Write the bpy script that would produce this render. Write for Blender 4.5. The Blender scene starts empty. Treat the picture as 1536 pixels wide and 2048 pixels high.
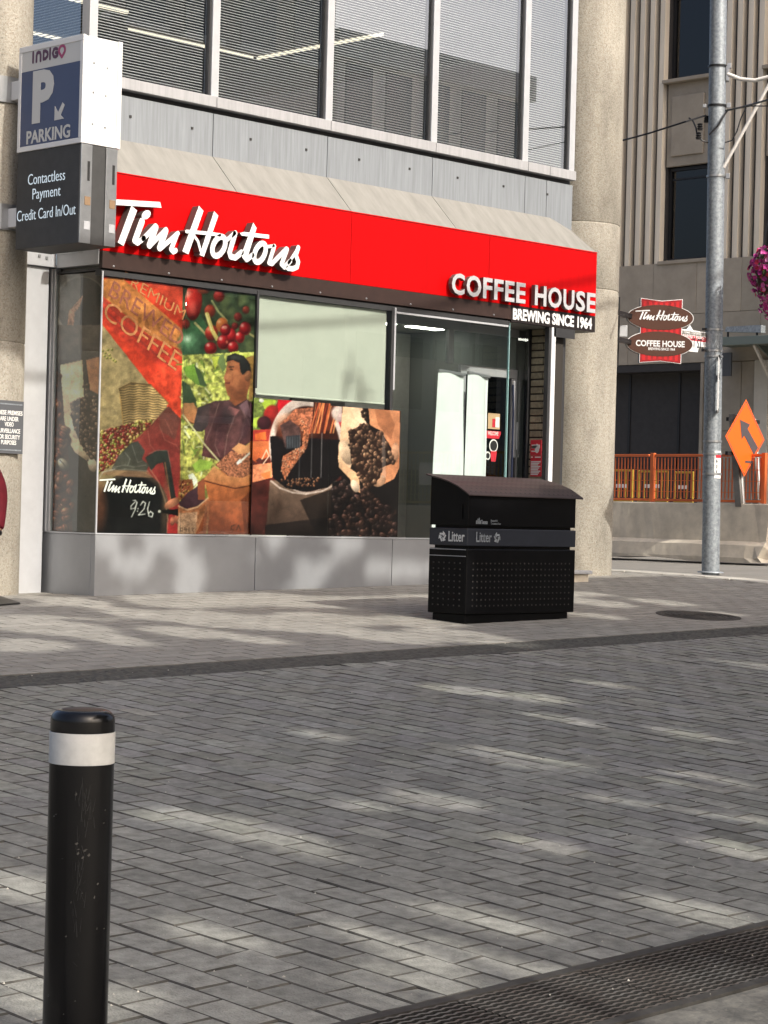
import bpy, bmesh, math, random
import numpy as np
from mathutils import Vector, Matrix, geometry

random.seed(7)
rng = np.random.default_rng(7)
scene = bpy.context.scene
COL = scene.collection
R = math.radians

# ------------------------------------------------------------------ camera
FOC, ROLL, YH = 4300.0, 0.026, 1029.0
FX = np.array([.699, .715]); FX /= np.linalg.norm(FX)
GX = np.array([-FX[1], FX[0]])
CAM = np.array([-11.498, -14.703, 0.766])
cd = bpy.data.cameras.new('camera'); cam = bpy.data.objects.new('camera', cd); COL.objects.link(cam)
cd.sensor_fit = 'VERTICAL'; cd.sensor_height = 36.0; cd.lens = FOC / 2048 * 36.0
cd.shift_y = 5 / 2048; cd.clip_start = .1; cd.clip_end = 2000
_r = Vector((FX[0], GX[0], 0)); _f = Vector((FX[1], GX[1], 0)); _z = Vector((0, 0, 1))
_c, _s = math.cos(ROLL), math.sin(ROLL)
_right = _r * _c + _z * _s; _up = _z * _c - _r * _s
M = Matrix((_right, _up, -_f)).transposed().to_4x4(); M.translation = Vector(CAM)
cam.matrix_world = M
scene.camera = cam

# ------------------------------------------------------------------ light
SUN_EL = R(39)
SH = Vector((.04, -1, 0)).normalized()
SUNV = Vector((SH.x * math.cos(SUN_EL), SH.y * math.cos(SUN_EL), math.sin(SUN_EL)))
world = bpy.data.worlds.new('World'); scene.world = world; world.use_nodes = True
nt = world.node_tree; bg = nt.nodes['Background']
sky = nt.nodes.new('ShaderNodeTexSky'); sky.sky_type = 'NISHITA'; sky.sun_disc = False
sky.sun_elevation = SUN_EL; sky.sun_rotation = math.atan2(SH.x, SH.y)
sky.air_density = .8; sky.dust_density = 7.0; sky.ozone_density = .6
nt.links.new(sky.outputs[0], bg.inputs[0]); bg.inputs[1].default_value = 0.15
sl = bpy.data.lights.new('sun', 'SUN'); sl.energy = 3.1; sl.angle = R(.53); sl.color = (1, .95, .86)
so = bpy.data.objects.new('sun', sl); COL.objects.link(so)
so.rotation_euler = SUNV.to_track_quat('Z', 'Y').to_euler(); so.location = (0, -30, 30)
vs = scene.view_settings; vs.view_transform = 'Standard'; vs.look = 'None'; vs.exposure = 0.5; vs.gamma = 1.0
vs.use_curve_mapping = False
scene.cycles.max_bounces = 8; scene.cycles.transparent_max_bounces = 12
scene.cycles.caustics_reflective = False; scene.cycles.caustics_refractive = False
scene.cycles.use_denoising = True

# ------------------------------------------------------------------ measuring helpers (photo pixel -> point on a real plane)
def _ray(x, y):
    dx, dy = x - 768, y - YH
    u, v = dx * _c + dy * _s, dy * _c - dx * _s
    d = np.array([u / FOC, 1.0])
    return np.array([d @ FX, d @ GX, -v / FOC])
def onY(x, y, Y=0.):
    r = _ray(x, y); return CAM + (Y - CAM[1]) / r[1] * r
def onX(x, y, X=0.):
    r = _ray(x, y); return CAM + (X - CAM[0]) / r[0] * r
def atD(x, y, d): return CAM + d * _ray(x, y)
def proj(P):
    P = np.asarray(P, float) - CAM
    X = P[..., 0] * FX[0] + P[..., 1] * GX[0]; Y = P[..., 0] * FX[1] + P[..., 1] * GX[1]
    u = FOC * X / Y; v = -FOC * P[..., 2] / Y
    return np.stack([768 + u * _c - v * _s, YH + v * _c + u * _s], -1)
def gz(x, y): return .0187 * min(max(x, -30), 14) + .0584 * min(max(y, -16), 0)
def onG(x, y):
    r = _ray(x, y); lo, hi = 1., 80.
    for _ in range(50):
        m = (lo + hi) / 2; p = CAM + m * r
        if p[2] > gz(p[0], p[1]): lo = m
        else: hi = m
    return CAM + lo * r

# ------------------------------------------------------------------ materials
def lin(c):
    c = np.asarray(c, float) / 255.
    return np.where(c <= .04045, c / 12.92, ((c + .055) / 1.055) ** 2.4)
MATS = {}
def mat(name, col, rough=.6, metal=0., var=.0, vscale=8., bump=0., bscale=60., col2=None, spec=.5, rnd=0., attr=None,
        stretch=(1, 1, 1), detail=4., emit=None, coat=0., objspace=False):
    m = bpy.data.materials.new(name); m.use_nodes = True; MATS[name] = m
    n = m.node_tree.nodes; l = m.node_tree.links; b = n['Principled BSDF']
    b.inputs['Roughness'].default_value = rough; b.inputs['Metallic'].default_value = metal
    b.inputs['Specular IOR Level'].default_value = spec; b.inputs['Coat Weight'].default_value = coat
    b.inputs['Base Color'].default_value = (*col, 1)
    out = None
    if attr:
        a = n.new('ShaderNodeAttribute'); a.attribute_name = attr; out = a.outputs['Color']
    tc = n.new('ShaderNodeNewGeometry').outputs['Position']
    if objspace: tc = n.new('ShaderNodeTexCoord').outputs['Object']
    mp = n.new('ShaderNodeMapping'); mp.inputs['Scale'].default_value = stretch; l.new(tc, mp.inputs[0])
    if var > 0 or col2 is not None:
        t = n.new('ShaderNodeTexNoise'); t.inputs['Scale'].default_value = vscale; t.inputs['Detail'].default_value = detail
        t.inputs['Roughness'].default_value = .65
        l.new(mp.outputs[0], t.inputs['Vector'])
        if col2 is not None:
            rp = n.new('ShaderNodeValToRGB'); rp.color_ramp.elements[0].position = .36; rp.color_ramp.elements[1].position = .64
            rp.color_ramp.elements[0].color = (*col, 1); rp.color_ramp.elements[1].color = (*col2, 1)
            l.new(t.outputs['Fac'], rp.inputs[0]); out = rp.outputs[0]
        else:
            mr = n.new('ShaderNodeMapRange'); mr.inputs[1].default_value = .3; mr.inputs[2].default_value = .7
            mr.inputs[3].default_value = 1 - var; mr.inputs[4].default_value = 1 + var; l.new(t.outputs['Fac'], mr.inputs[0])
            mx = n.new('ShaderNodeMix'); mx.data_type = 'RGBA'; mx.blend_type = 'MULTIPLY'; mx.inputs[0].default_value = 1
            if out is not None: l.new(out, mx.inputs[6])
            else: mx.inputs[6].default_value = (*col, 1)
            l.new(mr.outputs[0], mx.inputs[7]); out = mx.outputs[2]
    if rnd > 0:
        oi = n.new('ShaderNodeObjectInfo'); mr = n.new('ShaderNodeMapRange')
        mr.inputs[3].default_value = 1 - rnd; mr.inputs[4].default_value = 1 + rnd; l.new(oi.outputs['Random'], mr.inputs[0])
        mx = n.new('ShaderNodeMix'); mx.data_type = 'RGBA'; mx.blend_type = 'MULTIPLY'; mx.inputs[0].default_value = 1
        if out is not None: l.new(out, mx.inputs[6])
        else: mx.inputs[6].default_value = (*col, 1)
        l.new(mr.outputs[0], mx.inputs[7]); out = mx.outputs[2]
    if out is not None: l.new(out, b.inputs['Base Color'])
    if bump > 0:
        t2 = n.new('ShaderNodeTexNoise'); t2.inputs['Scale'].default_value = bscale; t2.inputs['Detail'].default_value = 3
        l.new(mp.outputs[0], t2.inputs['Vector'])
        bp = n.new('ShaderNodeBump'); bp.inputs['Strength'].default_value = bump; bp.inputs['Distance'].default_value = .01
        l.new(t2.outputs['Fac'], bp.inputs['Height']); l.new(bp.outputs[0], b.inputs['Normal'])
    if emit:
        b.inputs['Emission Color'].default_value = (*emit[0], 1); b.inputs['Emission Strength'].default_value = emit[1]
    return m
def glassmat(name, tint=(.9, .95, .93), ior=1.6, rough=0.0):
    m = bpy.data.materials.new(name); m.use_nodes = True; MATS[name] = m
    n = m.node_tree.nodes; l = m.node_tree.links; n.remove(n['Principled BSDF'])
    o = n['Material Output']; t = n.new('ShaderNodeBsdfTransparent'); t.inputs[0].default_value = (*tint, 1)
    g = n.new('ShaderNodeBsdfGlossy'); g.inputs['Roughness'].default_value = rough
    f = n.new('ShaderNodeFresnel'); f.inputs[0].default_value = ior
    gb = n.new('ShaderNodeNewGeometry'); iv = n.new('ShaderNodeMath'); iv.operation = 'SUBTRACT'; iv.inputs[0].default_value = 1; l.new(gb.outputs['Backfacing'], iv.inputs[1])
    mu = n.new('ShaderNodeMath'); mu.operation = 'MULTIPLY'; l.new(f.outputs[0], mu.inputs[0]); l.new(iv.outputs[0], mu.inputs[1])
    x = n.new('ShaderNodeMixShader'); l.new(mu.outputs[0], x.inputs[0]); l.new(t.outputs[0], x.inputs[1]); l.new(g.outputs[0], x.inputs[2])
    l.new(x.outputs[0], o.inputs[0]); return m

def speckle(name, base, spots, rough=.85, scale=130., bump=.5, big=.30, stain=2.):
    """exposed-aggregate concrete: pebbles of several tones in a cement matrix, with soft weather stains"""
    m = bpy.data.materials.new(name); m.use_nodes = True; MATS[name] = m
    n = m.node_tree.nodes; l = m.node_tree.links; b = n['Principled BSDF']; b.inputs['Roughness'].default_value = rough
    pos = n.new('ShaderNodeNewGeometry').outputs['Position']
    v = n.new('ShaderNodeTexVoronoi'); v.inputs['Scale'].default_value = scale; l.new(pos, v.inputs['Vector'])
    rp = n.new('ShaderNodeValToRGB'); cr = rp.color_ramp
    cr.elements[0].position = 0; cr.elements[0].color = (*spots[0], 1); cr.elements[1].position = 1; cr.elements[1].color = (*spots[-1], 1)
    for i, s in enumerate(spots[1:-1]):
        e = cr.elements.new((i + 1) / (len(spots) - 1)); e.color = (*s, 1)
    l.new(v.outputs['Color'], rp.inputs[0])
    mx = n.new('ShaderNodeMix'); mx.data_type = 'RGBA'; mx.inputs[6].default_value = (*base, 1); l.new(rp.outputs[0], mx.inputs[7])
    mx.inputs[0].default_value = .75
    t = n.new('ShaderNodeTexNoise'); t.inputs['Scale'].default_value = stain; t.inputs['Detail'].default_value = 7; t.inputs['Roughness'].default_value = .62
    mpp = n.new('ShaderNodeMapping'); mpp.inputs['Scale'].default_value = (1.6, 1.6, .55); l.new(pos, mpp.inputs[0]); l.new(mpp.outputs[0], t.inputs['Vector'])
    mr = n.new('ShaderNodeMapRange'); mr.inputs[1].default_value = .3; mr.inputs[2].default_value = .7
    mr.inputs[3].default_value = 1 - big; mr.inputs[4].default_value = 1 + big * .6; l.new(t.outputs['Fac'], mr.inputs[0])
    m2 = n.new('ShaderNodeMix'); m2.data_type = 'RGBA'; m2.blend_type = 'MULTIPLY'; m2.inputs[0].default_value = 1
    l.new(mx.outputs[2], m2.inputs[6]); l.new(mr.outputs[0], m2.inputs[7]); l.new(m2.outputs[2], b.inputs['Base Color'])
    bp = n.new('ShaderNodeBump'); bp.inputs['Strength'].default_value = bump; bp.inputs['Distance'].default_value = .004
    l.new(v.outputs['Distance'], bp.inputs['Height']); l.new(bp.outputs[0], b.inputs['Normal'])
    return m

speckle('aggregate', (.41, .385, .325), [(.16, .14, .115), (.37, .345, .29), (.47, .44, .38), (.31, .265, .21), (.58, .56, .5)], scale=85.)
mat('alu_panel', (.36, .37, .385), .42, .35, var=.07, vscale=2.2, bump=.02, bscale=8)
mat('alu_light', (.55, .56, .58), .4, .3, var=.05)
mat('alu_dark', (.05, .05, .052), .45, .3, var=.1)
mat('band', (.255, .275, .295), .5, .15, var=.16, vscale=3., stretch=(14, 14, .6))
mat('sill_grey', (.40, .40, .41), .5, .15, var=.12, vscale=3., stretch=(10, 10, .8))
mat('awning_cloth', (.235, .228, .208), .8, var=.14, vscale=2.5, stretch=(4, 1, 1), bump=.05)
mat('awning_red', (.50, .0008, .002), .5, var=.12, vscale=2.0, stretch=(5, 5, .7), spec=.12)
mat('fascia_brown', (.035, .018, .014), .45, var=.2)
mat('black_strip', (.018, .012, .011), .4)
mat('sign_white', (.8, .8, .8), .35)
mat('letter_grey', (.50, .50, .52), .35, .1)
mat('letter_side', (.11, .085, .08), .45)
mat('dark_room', (.20, .21, .20), .9)
mat('floor_tile', (.26, .25, .23), .5)
mat('blind_fabric', (.47, .49, .43), .8, var=.03, vscale=6)
mat('slat', (.78, .8, .8), .5)
mat('banner_white', (.74, .80, .80), .6, var=.05, vscale=3)
mat('paper_red', (.62, .03, .05), .5)
mat('paper_tan', (.55, .38, .22), .6)
mat('paper_white', (.8, .8, .78), .5)
mat('ink_black', (.02, .02, .02), .5)
mat('brick', (.30, .26, .18), .85, var=.25, vscale=25, bump=.3, bscale=80, rnd=.22)
mat('mortar', (.035, .03, .025), .95)
mat('concrete', (.60, .54, .44), .85, var=.18, vscale=3.5, bump=.15, bscale=90)
mat('concrete_pale', (.47, .45, .40), .85, var=.12, vscale=5, bump=.2, bscale=60)
mat('asphalt', (.085, .08, .076), .9, var=.25, vscale=9, bump=.5, bscale=140)
mat('asphalt_pale', (.21, .20, .18), .9, var=.12, vscale=3, bump=.3, bscale=120)
mat('asphalt_rough', (.05, .049, .046), .9, col2=(.14, .135, .12), vscale=7, bump=1., bscale=30, detail=8)
mat('paver', (.222, .222, .200), .9, var=.34, vscale=16, bump=.7, bscale=110, rnd=.17, detail=6)
mat('paver_mass', (.222, .222, .200), .9, var=.34, vscale=16, bump=.7, bscale=110, attr='tint', detail=6)
mat('walk_mass', (.262, .252, .226), .9, var=.2, vscale=10, bump=.35, bscale=110, attr='tint', detail=6)
mat('joint_sand', (.04, .037, .031), .95, bump=.3)
mat('joint_dirt_shade', (.065, .062, .055), .95, var=.5, vscale=9)  # paver sides: joint dirt and joint shade put into one dark colour
mat('walk_dirt', (.15, .14, .12), .95, var=.4, vscale=9)
mat('grate_side', (.008, .008, .008), .9)  # dirty black iron that also holds the shadow between the bars
mat('grate_top', (.15, .145, .135), .5, .4, col2=(.085, .06, .045), vscale=2.2)
mat('kerb_rock', (.062, .061, .054), .85, var=.5, vscale=22, bump=1., bscale=26, stretch=(.5, 1.5, 1))
mat('iron', (.055, .052, .048), .65, .5, var=.3, vscale=20)
mat('iron_rust', (.06, .058, .054), .7, .3, col2=(.085, .062, .048), vscale=1.1)
mat('gloss_black', (.0045, .0045, .005), .24, var=.3, vscale=5, coat=.1, spec=.4)
mat('satin_black', (.003, .003, .0035), .33, var=.3, vscale=9, spec=.14)
mat('bin_band', (.014, .017, .026), .42, var=.15)
mat('hood_metal', (.04, .027, .026), .4, .2, var=.25, vscale=5)
mat('reflective_white', (.62, .63, .61), .4, var=.14, vscale=16, detail=8)
mat('scuff_sheen', (.013, .0135, .0135), .6)  # wear and the bollard's vertical highlight in one colour
mat('scuff', (.07, .068, .06), .7)
mat('galv', (.29, .32, .345), .5, .4, var=.34, vscale=30, bump=.04, bscale=40)
mat('white_paint', (.72, .70, .66), .5)
mat('sign_blue', (.062, .084, .165), .4, var=.03)
mat('sign_offwhite', (.60, .60, .58), .4)
mat('sign_header', (.60, .60, .58), .4)
mat('indigo_purple', (.10, .045, .09), .5)
mat('indigo_pink', (.36, .06, .16), .5)
mat('led_black', (.045, .045, .045), .6, var=.15, vscale=12)
mat('led_text', (.55, .62, .66), .5, emit=((.75, .9, 1.), .35))
mat('white_metal', (.76, .76, .75), .4, var=.03, vscale=6)
mat('steel', (.42, .43, .44), .35, .7, var=.1)
mat('rust_spot', (.25, .16, .09), .8)
mat('oval_brown', (.085, .037, .025), .3)
mat('stripe_red', (.55, .018, .022), .35)
mat('stripe_dark', (.33, .014, .018), .35)
mat('orange_sign', (.85, .13, .008), .45)
mat('arrow_grey', (.08, .065, .07), .5)
mat('orange_fence', (.62, .14, .035), .5, var=.15, vscale=4)
mat('yellow_fence', (.42, .28, .03), .5, var=.1)
mat('timber_grey', (.18, .17, .155), .8, var=.2)
mat('stone', (.34, .295, .235), .75, var=.13, vscale=2.2, bump=.04, bscale=20, rnd=.07)
mat('stone_light', (.56, .52, .45), .75, var=.08, vscale=3)
mat('stone_dark', (.035, .032, .031), .7, var=.15)
mat('flute', (.74, .66, .54), .75, var=.12, vscale=2.5, stretch=(1, 1, .15))  # pale colour stands in for sunlight on the flutes
mat('lobby', (.012, .014, .016), .25)
mat('dark_glass2', (.03, .04, .05), .1)
mat('metal_dark', (.02, .02, .022), .4, .3)
mat('canopy_green', (.16, .19, .17), .5, .2)
mat('leaf', (.055, .10, .022), .6, rnd=.0, var=.3, vscale=3)
mat('bark', (.09, .07, .05), .9, var=.3, vscale=12, bump=.6, bscale=30)
mat('petal', (.42, .02, .16), .6, attr='tint', var=.15, vscale=30)
mat('jacket', (.20, .008, .02), .75, var=.15, vscale=14, bump=.2, bscale=30)
mat('trouser', (.02, .022, .03), .85)
mat('skin', (.42, .22, .15), .55)
mat('hair', (.03, .02, .015), .6)
mat('lamp_glow', (.9, .9, .8), .5, emit=((1., .90, .68), 1.6))
mat('shop_lamp', (.9, .9, .85), .5, emit=((1., .97, .88), 11.0))
mat('office', (.11, .10, .095), .8, var=.1)
mat('office_pale', (.42, .41, .38), .8, var=.1)
mat('notice_grey', (.10, .105, .115), .45)  # plain grey of the notice plate and the poster board
mat('poster', (.5, .5, .5), .3, attr='art', spec=.5, coat=.15)
glassmat('shop_glass', (.95, .975, .96), 1.85)
glassmat('office_glass', (.955, .965, .965), 4.8)
glassmat('dark_glass', (.12, .14, .15), 1.7)
glassmat('edge_glass', (.35, .62, .58), 1.5)
mat('glass_edge', (.25, .42, .42), .2)

# ------------------------------------------------------------------ mesh helpers
class MB:
    def __init__(s): s.v = []; s.f = []; s.c = []; s.m = []; s.cur = 0; s.tint = None
    def add(s, vs, fs):
        o = len(s.v); s.v += [tuple(map(float, p)) for p in vs]
        for f in fs:
            s.f.append(tuple(i + o for i in f)); s.m.append(s.cur)
        if s.tint is not None: s.c += [s.tint] * len(vs)
        return s
    def box(s, x0, x1, y0, y1, z0, z1):
        if x0 > x1: x0, x1 = x1, x0
        if y0 > y1: y0, y1 = y1, y0
        if z0 > z1: z0, z1 = z1, z0
        return s.add([(x0, y0, z0), (x1, y0, z0), (x1, y1, z0), (x0, y1, z0), (x0, y0, z1), (x1, y0, z1), (x1, y1, z1), (x0, y1, z1)],
              [(3, 2, 1, 0), (4, 5, 6, 7), (0, 1, 5, 4), (1, 2, 6, 5), (2, 3, 7, 6), (3, 0, 4, 7)])
    def obox(s, c, ax, ay, az):
        c = Vector(c); ax, ay, az = Vector(ax), Vector(ay), Vector(az)
        P = [c + sx * ax + sy * ay + sz * az for sz in (-1, 1) for sx, sy in ((-1, -1), (1, -1), (1, 1), (-1, 1))]
        return s.add(P, [(3, 2, 1, 0), (4, 5, 6, 7), (0, 1, 5, 4), (1, 2, 6, 5), (2, 3, 7, 6), (3, 0, 4, 7)])
    def bar(s, p, q, w, h=None, up=(0, 0, 1)):
        p, q = Vector(p), Vector(q); d = (q - p); u = Vector(up)
        if abs(d.normalized().dot(u)) > .98: u = Vector((1, 0, 0))
        a = d.cross(u).normalized(); b = a.cross(d).normalized(); h = h or w
        return s.obox((p + q) / 2, a * w / 2, d / 2, b * h / 2)
    def tube(s, pts, r, n=10, caps=True):
        pts = [Vector(p) for p in pts]; k = len(pts); rs = r if hasattr(r, '__len__') else [r] * k
        V = []; prev = None
        for i, p in enumerate(pts):
            d = (pts[min(i + 1, k - 1)] - pts[max(i - 1, 0)]).normalized()
            u = prev if prev is not None else (Vector((0, 0, 1)) if abs(d.z) < .9 else Vector((1, 0, 0)))
            a = (u - d * u.dot(d)).normalized(); prev = a; b = d.cross(a)
            V += [p + (a * math.cos(t) + b * math.sin(t)) * rs[i] for t in (2 * math.pi * j / n for j in range(n))]
        F = [(i * n + j, i * n + (j + 1) % n, (i + 1) * n + (j + 1) % n, (i + 1) * n + j) for i in range(k - 1) for j in range(n)]
        if caps: F += [tuple(reversed(range(n))), tuple((k - 1) * n + j for j in range(n))]
        return s.add(V, F)
    def lathe(s, prof, c=(0, 0, 0), n=32, a0=0., a1=2 * math.pi):
        full = abs(a1 - a0 - 2 * math.pi) < 1e-6; cols = n if full else n + 1; k = len(prof); V = []
        for r, z in prof:
            V += [(c[0] + r * math.cos(a0 + (a1 - a0) * j / n), c[1] + r * math.sin(a0 + (a1 - a0) * j / n), c[2] + z) for j in range(cols)]
        F = []
        for i in range(k - 1):
            for j in range(n):
                j2 = (j + 1) % cols
                F.append((i * cols + j, i * cols + j2, (i + 1) * cols + j2, (i + 1) * cols + j))
        return s.add(V, F)
    def prism(s, poly, fn, d0, d1):
        """poly: 2-D outline, fn(u, v, d) -> point; simple polygons of any shape"""
        n = len(poly); tr = geometry.tessellate_polygon([[Vector((u, v, 0)) for u, v in poly]])
        V = [fn(u, v, d0) for u, v in poly] + [fn(u, v, d1) for u, v in poly]
        F = [tuple(t) for t in tr] + [tuple(i + n for i in reversed(t)) for t in tr]
        F += [(i, (i + 1) % n, (i + 1) % n + n, i + n) for i in range(n)]
        return s.add(V, F)
    def mesh(s, name, mats):
        me = bpy.data.meshes.new(name); me.from_pydata(s.v, [], s.f)
        for m in (mats if isinstance(mats, (list, tuple)) else [mats]): me.materials.append(MATS[m])
        if isinstance(mats, (list, tuple)): me.polygons.foreach_set('material_index', s.m)
        if s.c and len(s.c) == len(s.v):
            a = me.color_attributes.new('tint', 'FLOAT_COLOR', 'POINT')
            a.data.foreach_set('color', np.array([(*c, 1) for c in s.c], np.float32).ravel())
        bm = bmesh.new(); bm.from_mesh(me); bmesh.ops.recalc_face_normals(bm, faces=bm.faces); bm.to_mesh(me); bm.free()
        return me
    def build(s, name, mats, parent=None, bevel=0., smooth=False, label=None, kind=None, seg=2):
        return link(name, s.mesh(name, mats), parent, bevel, smooth, label, kind, seg)
def link(name, me, parent=None, bevel=0., smooth=False, label=None, kind=None, seg=2):
    o = bpy.data.objects.new(name, me); COL.objects.link(o)
    if parent is not None: adopt(o, parent)
    if smooth:
        me.polygons.foreach_set('use_smooth', [True] * len(me.polygons))
        try: me.set_sharp_from_angle(angle=R(40))
        except Exception: pass
    if bevel:
        b = o.modifiers.new('bevel', 'BEVEL'); b.width = bevel; b.segments = seg; b.limit_method = 'ANGLE'; b.angle_limit = R(40)
    if label: o['label'] = label
    if kind: o['kind'] = kind
    return o
WM = {}
def adopt(o, parent):
    o.parent = parent
    W = Matrix.Identity(4); p = parent
    chain = []
    while p is not None: chain.append(p); p = p.parent
    for p in reversed(chain): W = W @ p.matrix_parent_inverse @ p.matrix_basis
    o.matrix_parent_inverse = W.inverted()
def thing(name, label, cat, loc=(0, 0, 0), group=None, rz=0.):
    o = bpy.data.objects.new(name, None); COL.objects.link(o); o.location = [float(v) for v in loc]; o.rotation_euler = (0, 0, rz)
    o.empty_display_size = .2
    return tag(o, label, cat, group)
def tag(o, label, cat, group=None):
    o['label'] = label; o['category'] = cat
    if group: o['group'] = group
    return o
def struct(o): o['kind'] = 'structure'; return o
def copy_tree(o, parent=None):
    c = o.copy(); COL.objects.link(c)
    if parent is not None: c.parent = parent; c.matrix_parent_inverse = o.matrix_parent_inverse.copy()
    for ch in list(o.children): copy_tree(ch, c)
    return c
def grid_mesh(name, fn, nu, nv, m):
    V = [fn(i / nu, j / nv) for j in range(nv + 1) for i in range(nu + 1)]
    F = [(j * (nu + 1) + i, j * (nu + 1) + i + 1, (j + 1) * (nu + 1) + i + 1, (j + 1) * (nu + 1) + i) for j in range(nv) for i in range(nu)]
    b = MB(); b.add(V, F); return b

# ---- lettering: built-in font outlines turned into mesh
def text_bm(body, h, depth=.004, bold=0., xs=1., spacing=1.):
    cu = bpy.data.curves.new('t', 'FONT'); cu.body = body; cu.size = 1.; cu.extrude = 0.; cu.offset = bold; cu.resolution_u = 3
    cu.space_character = spacing
    ob = bpy.data.objects.new('t', cu); COL.objects.link(ob)
    dg = bpy.context.evaluated_depsgraph_get(); me = bpy.data.meshes.new_from_object(ob.evaluated_get(dg))
    bpy.data.objects.remove(ob); bpy.data.curves.remove(cu)
    k = h / .70
    V = [(v.co.x * k * xs, v.co.y * k) for v in me.vertices]; F = [tuple(p.vertices) for p in me.polygons]
    bpy.data.meshes.remove(me)
    return extr(V, F, depth)
def extr(V, F, depth):
    cnt = {}
    for f in F:
        for a, b in zip(f, f[1:] + f[:1]): cnt[(a, b)] = cnt.get((a, b), 0) + 1
    edges = [e for e in cnt if (e[1], e[0]) not in cnt]
    n = len(V)
    V3 = [(u, v, 0.) for u, v in V] + [(u, v, depth) for u, v in V]
    F3 = [tuple(reversed(f)) for f in F] + [tuple(i + n for i in f) for f in F] + [(a, b, b + n, a + n) for a, b in edges]
    fm = [0] * (2 * len(F)) + [1] * len(edges)
    return V3, F3, fm
def place(V3, o, U, W, N, mb=None, F3=None, fm=None):
    o, U, W, N = Vector(o), Vector(U), Vector(W), Vector(N)
    P = [o + U * a + W * b + N * c for a, b, c in V3]
    mb = mb or MB(); k = len(mb.v); mb.v += [tuple(p) for p in P]
    mb.f += [tuple(i + k for i in f) for f in F3]; mb.m += (fm or [0] * len(F3)); return mb
def text(name, body, h, o, U, W, N, mats, parent=None, depth=.003, bold=0., xs=1., align='L', width=None, mb=None, build=True, spacing=1.):
    V3, F3, fm = text_bm(body, h, depth, bold, xs, spacing)
    us = [v[0] for v in V3]; x0, x1 = min(us), max(us)
    k = width / (x1 - x0) if width else 1.
    sh = -x0 if align == 'L' else (-(x0 + x1) / 2 if align == 'C' else -x1)
    V3 = [((u + sh) * k, v, d) for u, v, d in V3]
    mb = place(V3, o, U, W, N, mb, F3, fm)
    if not build: return mb
    if not isinstance(mats, (list, tuple)): mats = [mats, mats]
    return mb.build(name, list(mats), parent)
# ---- brush strokes joined into one flat outline
def union(polys):
    V = []; Fc = []
    for p in polys:
        ar = sum(p[i][0] * p[(i + 1) % len(p)][1] - p[(i + 1) % len(p)][0] * p[i][1] for i in range(len(p)))
        if ar < 0: p = list(reversed(p))
        Fc.append(list(range(len(V), len(V) + len(p)))); V += [Vector((float(a), float(b))) for a, b in p]
    r = geometry.delaunay_2d_cdt(V, [], Fc, 0, 1e-4)
    vs, fs, of = r[0], r[2], r[5]
    F = [tuple(f) for f, o in zip(fs, of) if len(o)]
    return [(v.x, v.y) for v in vs], F
def stroke(pts, w, cap=True):
    out = []; ws = w if hasattr(w, '__len__') else [w] * len(pts)
    for (a, b, wa, wb) in zip(pts, pts[1:], ws, ws[1:]):
        a, b = np.array(a, float), np.array(b, float); d = b - a; L = np.linalg.norm(d)
        if L < 1e-6: continue
        n = np.array([-d[1], d[0]]) / L
        out.append([a + n * wa / 2, b + n * wb / 2, b - n * wb / 2, a - n * wa / 2])
    for p, q in zip(pts if cap else pts[1:-1], ws if cap else ws[1:-1]):
        out.append([(p[0] + q / 2 * math.cos(t), p[1] + q / 2 * math.sin(t)) for t in (2 * math.pi * j / 12 for j in range(12))])
    return out
def ring(cx, cy, rx, ry, w, n=22, shear=0., a0=0., a1=2 * math.pi):
    P = [(cx + rx * math.cos(a0 + (a1 - a0) * j / n) - shear * ry * math.sin(a0 + (a1 - a0) * j / n), cy + ry * math.sin(a0 + (a1 - a0) * j / n)) for j in range(n + 1)]
    return stroke(P, w)
# ================================================================== GROUND
def gsheet(name, x0, x1, y0, y1, m, dz=0., nx=2, ny=2, kind=True):
    xs = sorted(set([x0, x1] + [v for v in (-30, 14) if x0 < v < x1] + list(np.linspace(x0, x1, nx))))
    ys = sorted(set([y0, y1] + [v for v in (-16, 0) if y0 < v < y1] + list(np.linspace(y0, y1, ny))))
    V = [(x, y, gz(x, y) + dz) for y in ys for x in xs]; n = len(xs)
    F = [(j * n + i, j * n + i + 1, (j + 1) * n + i + 1, (j + 1) * n + i) for j in range(len(ys) - 1) for i in range(n - 1)]
    o = MB().add(V, F).build(name, m); return struct(o)
gsheet('ground', -600, 600, -600, 600, 'asphalt_pale', -.10)
road = gsheet('road', -16, 9.0, -10.235, -4.21, 'joint_sand', -.007)
walk = gsheet('pavement', -14, 8.62, -3.78, 14, 'walk_dirt', -.004)
gsheet('road_surface', -30, 30, -40, -10.725, 'asphalt_rough', -.004, 2, 2)
gsheet('side_street', 9.02, 30, -10.17, 60, 'asphalt_pale', -.03)

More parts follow.
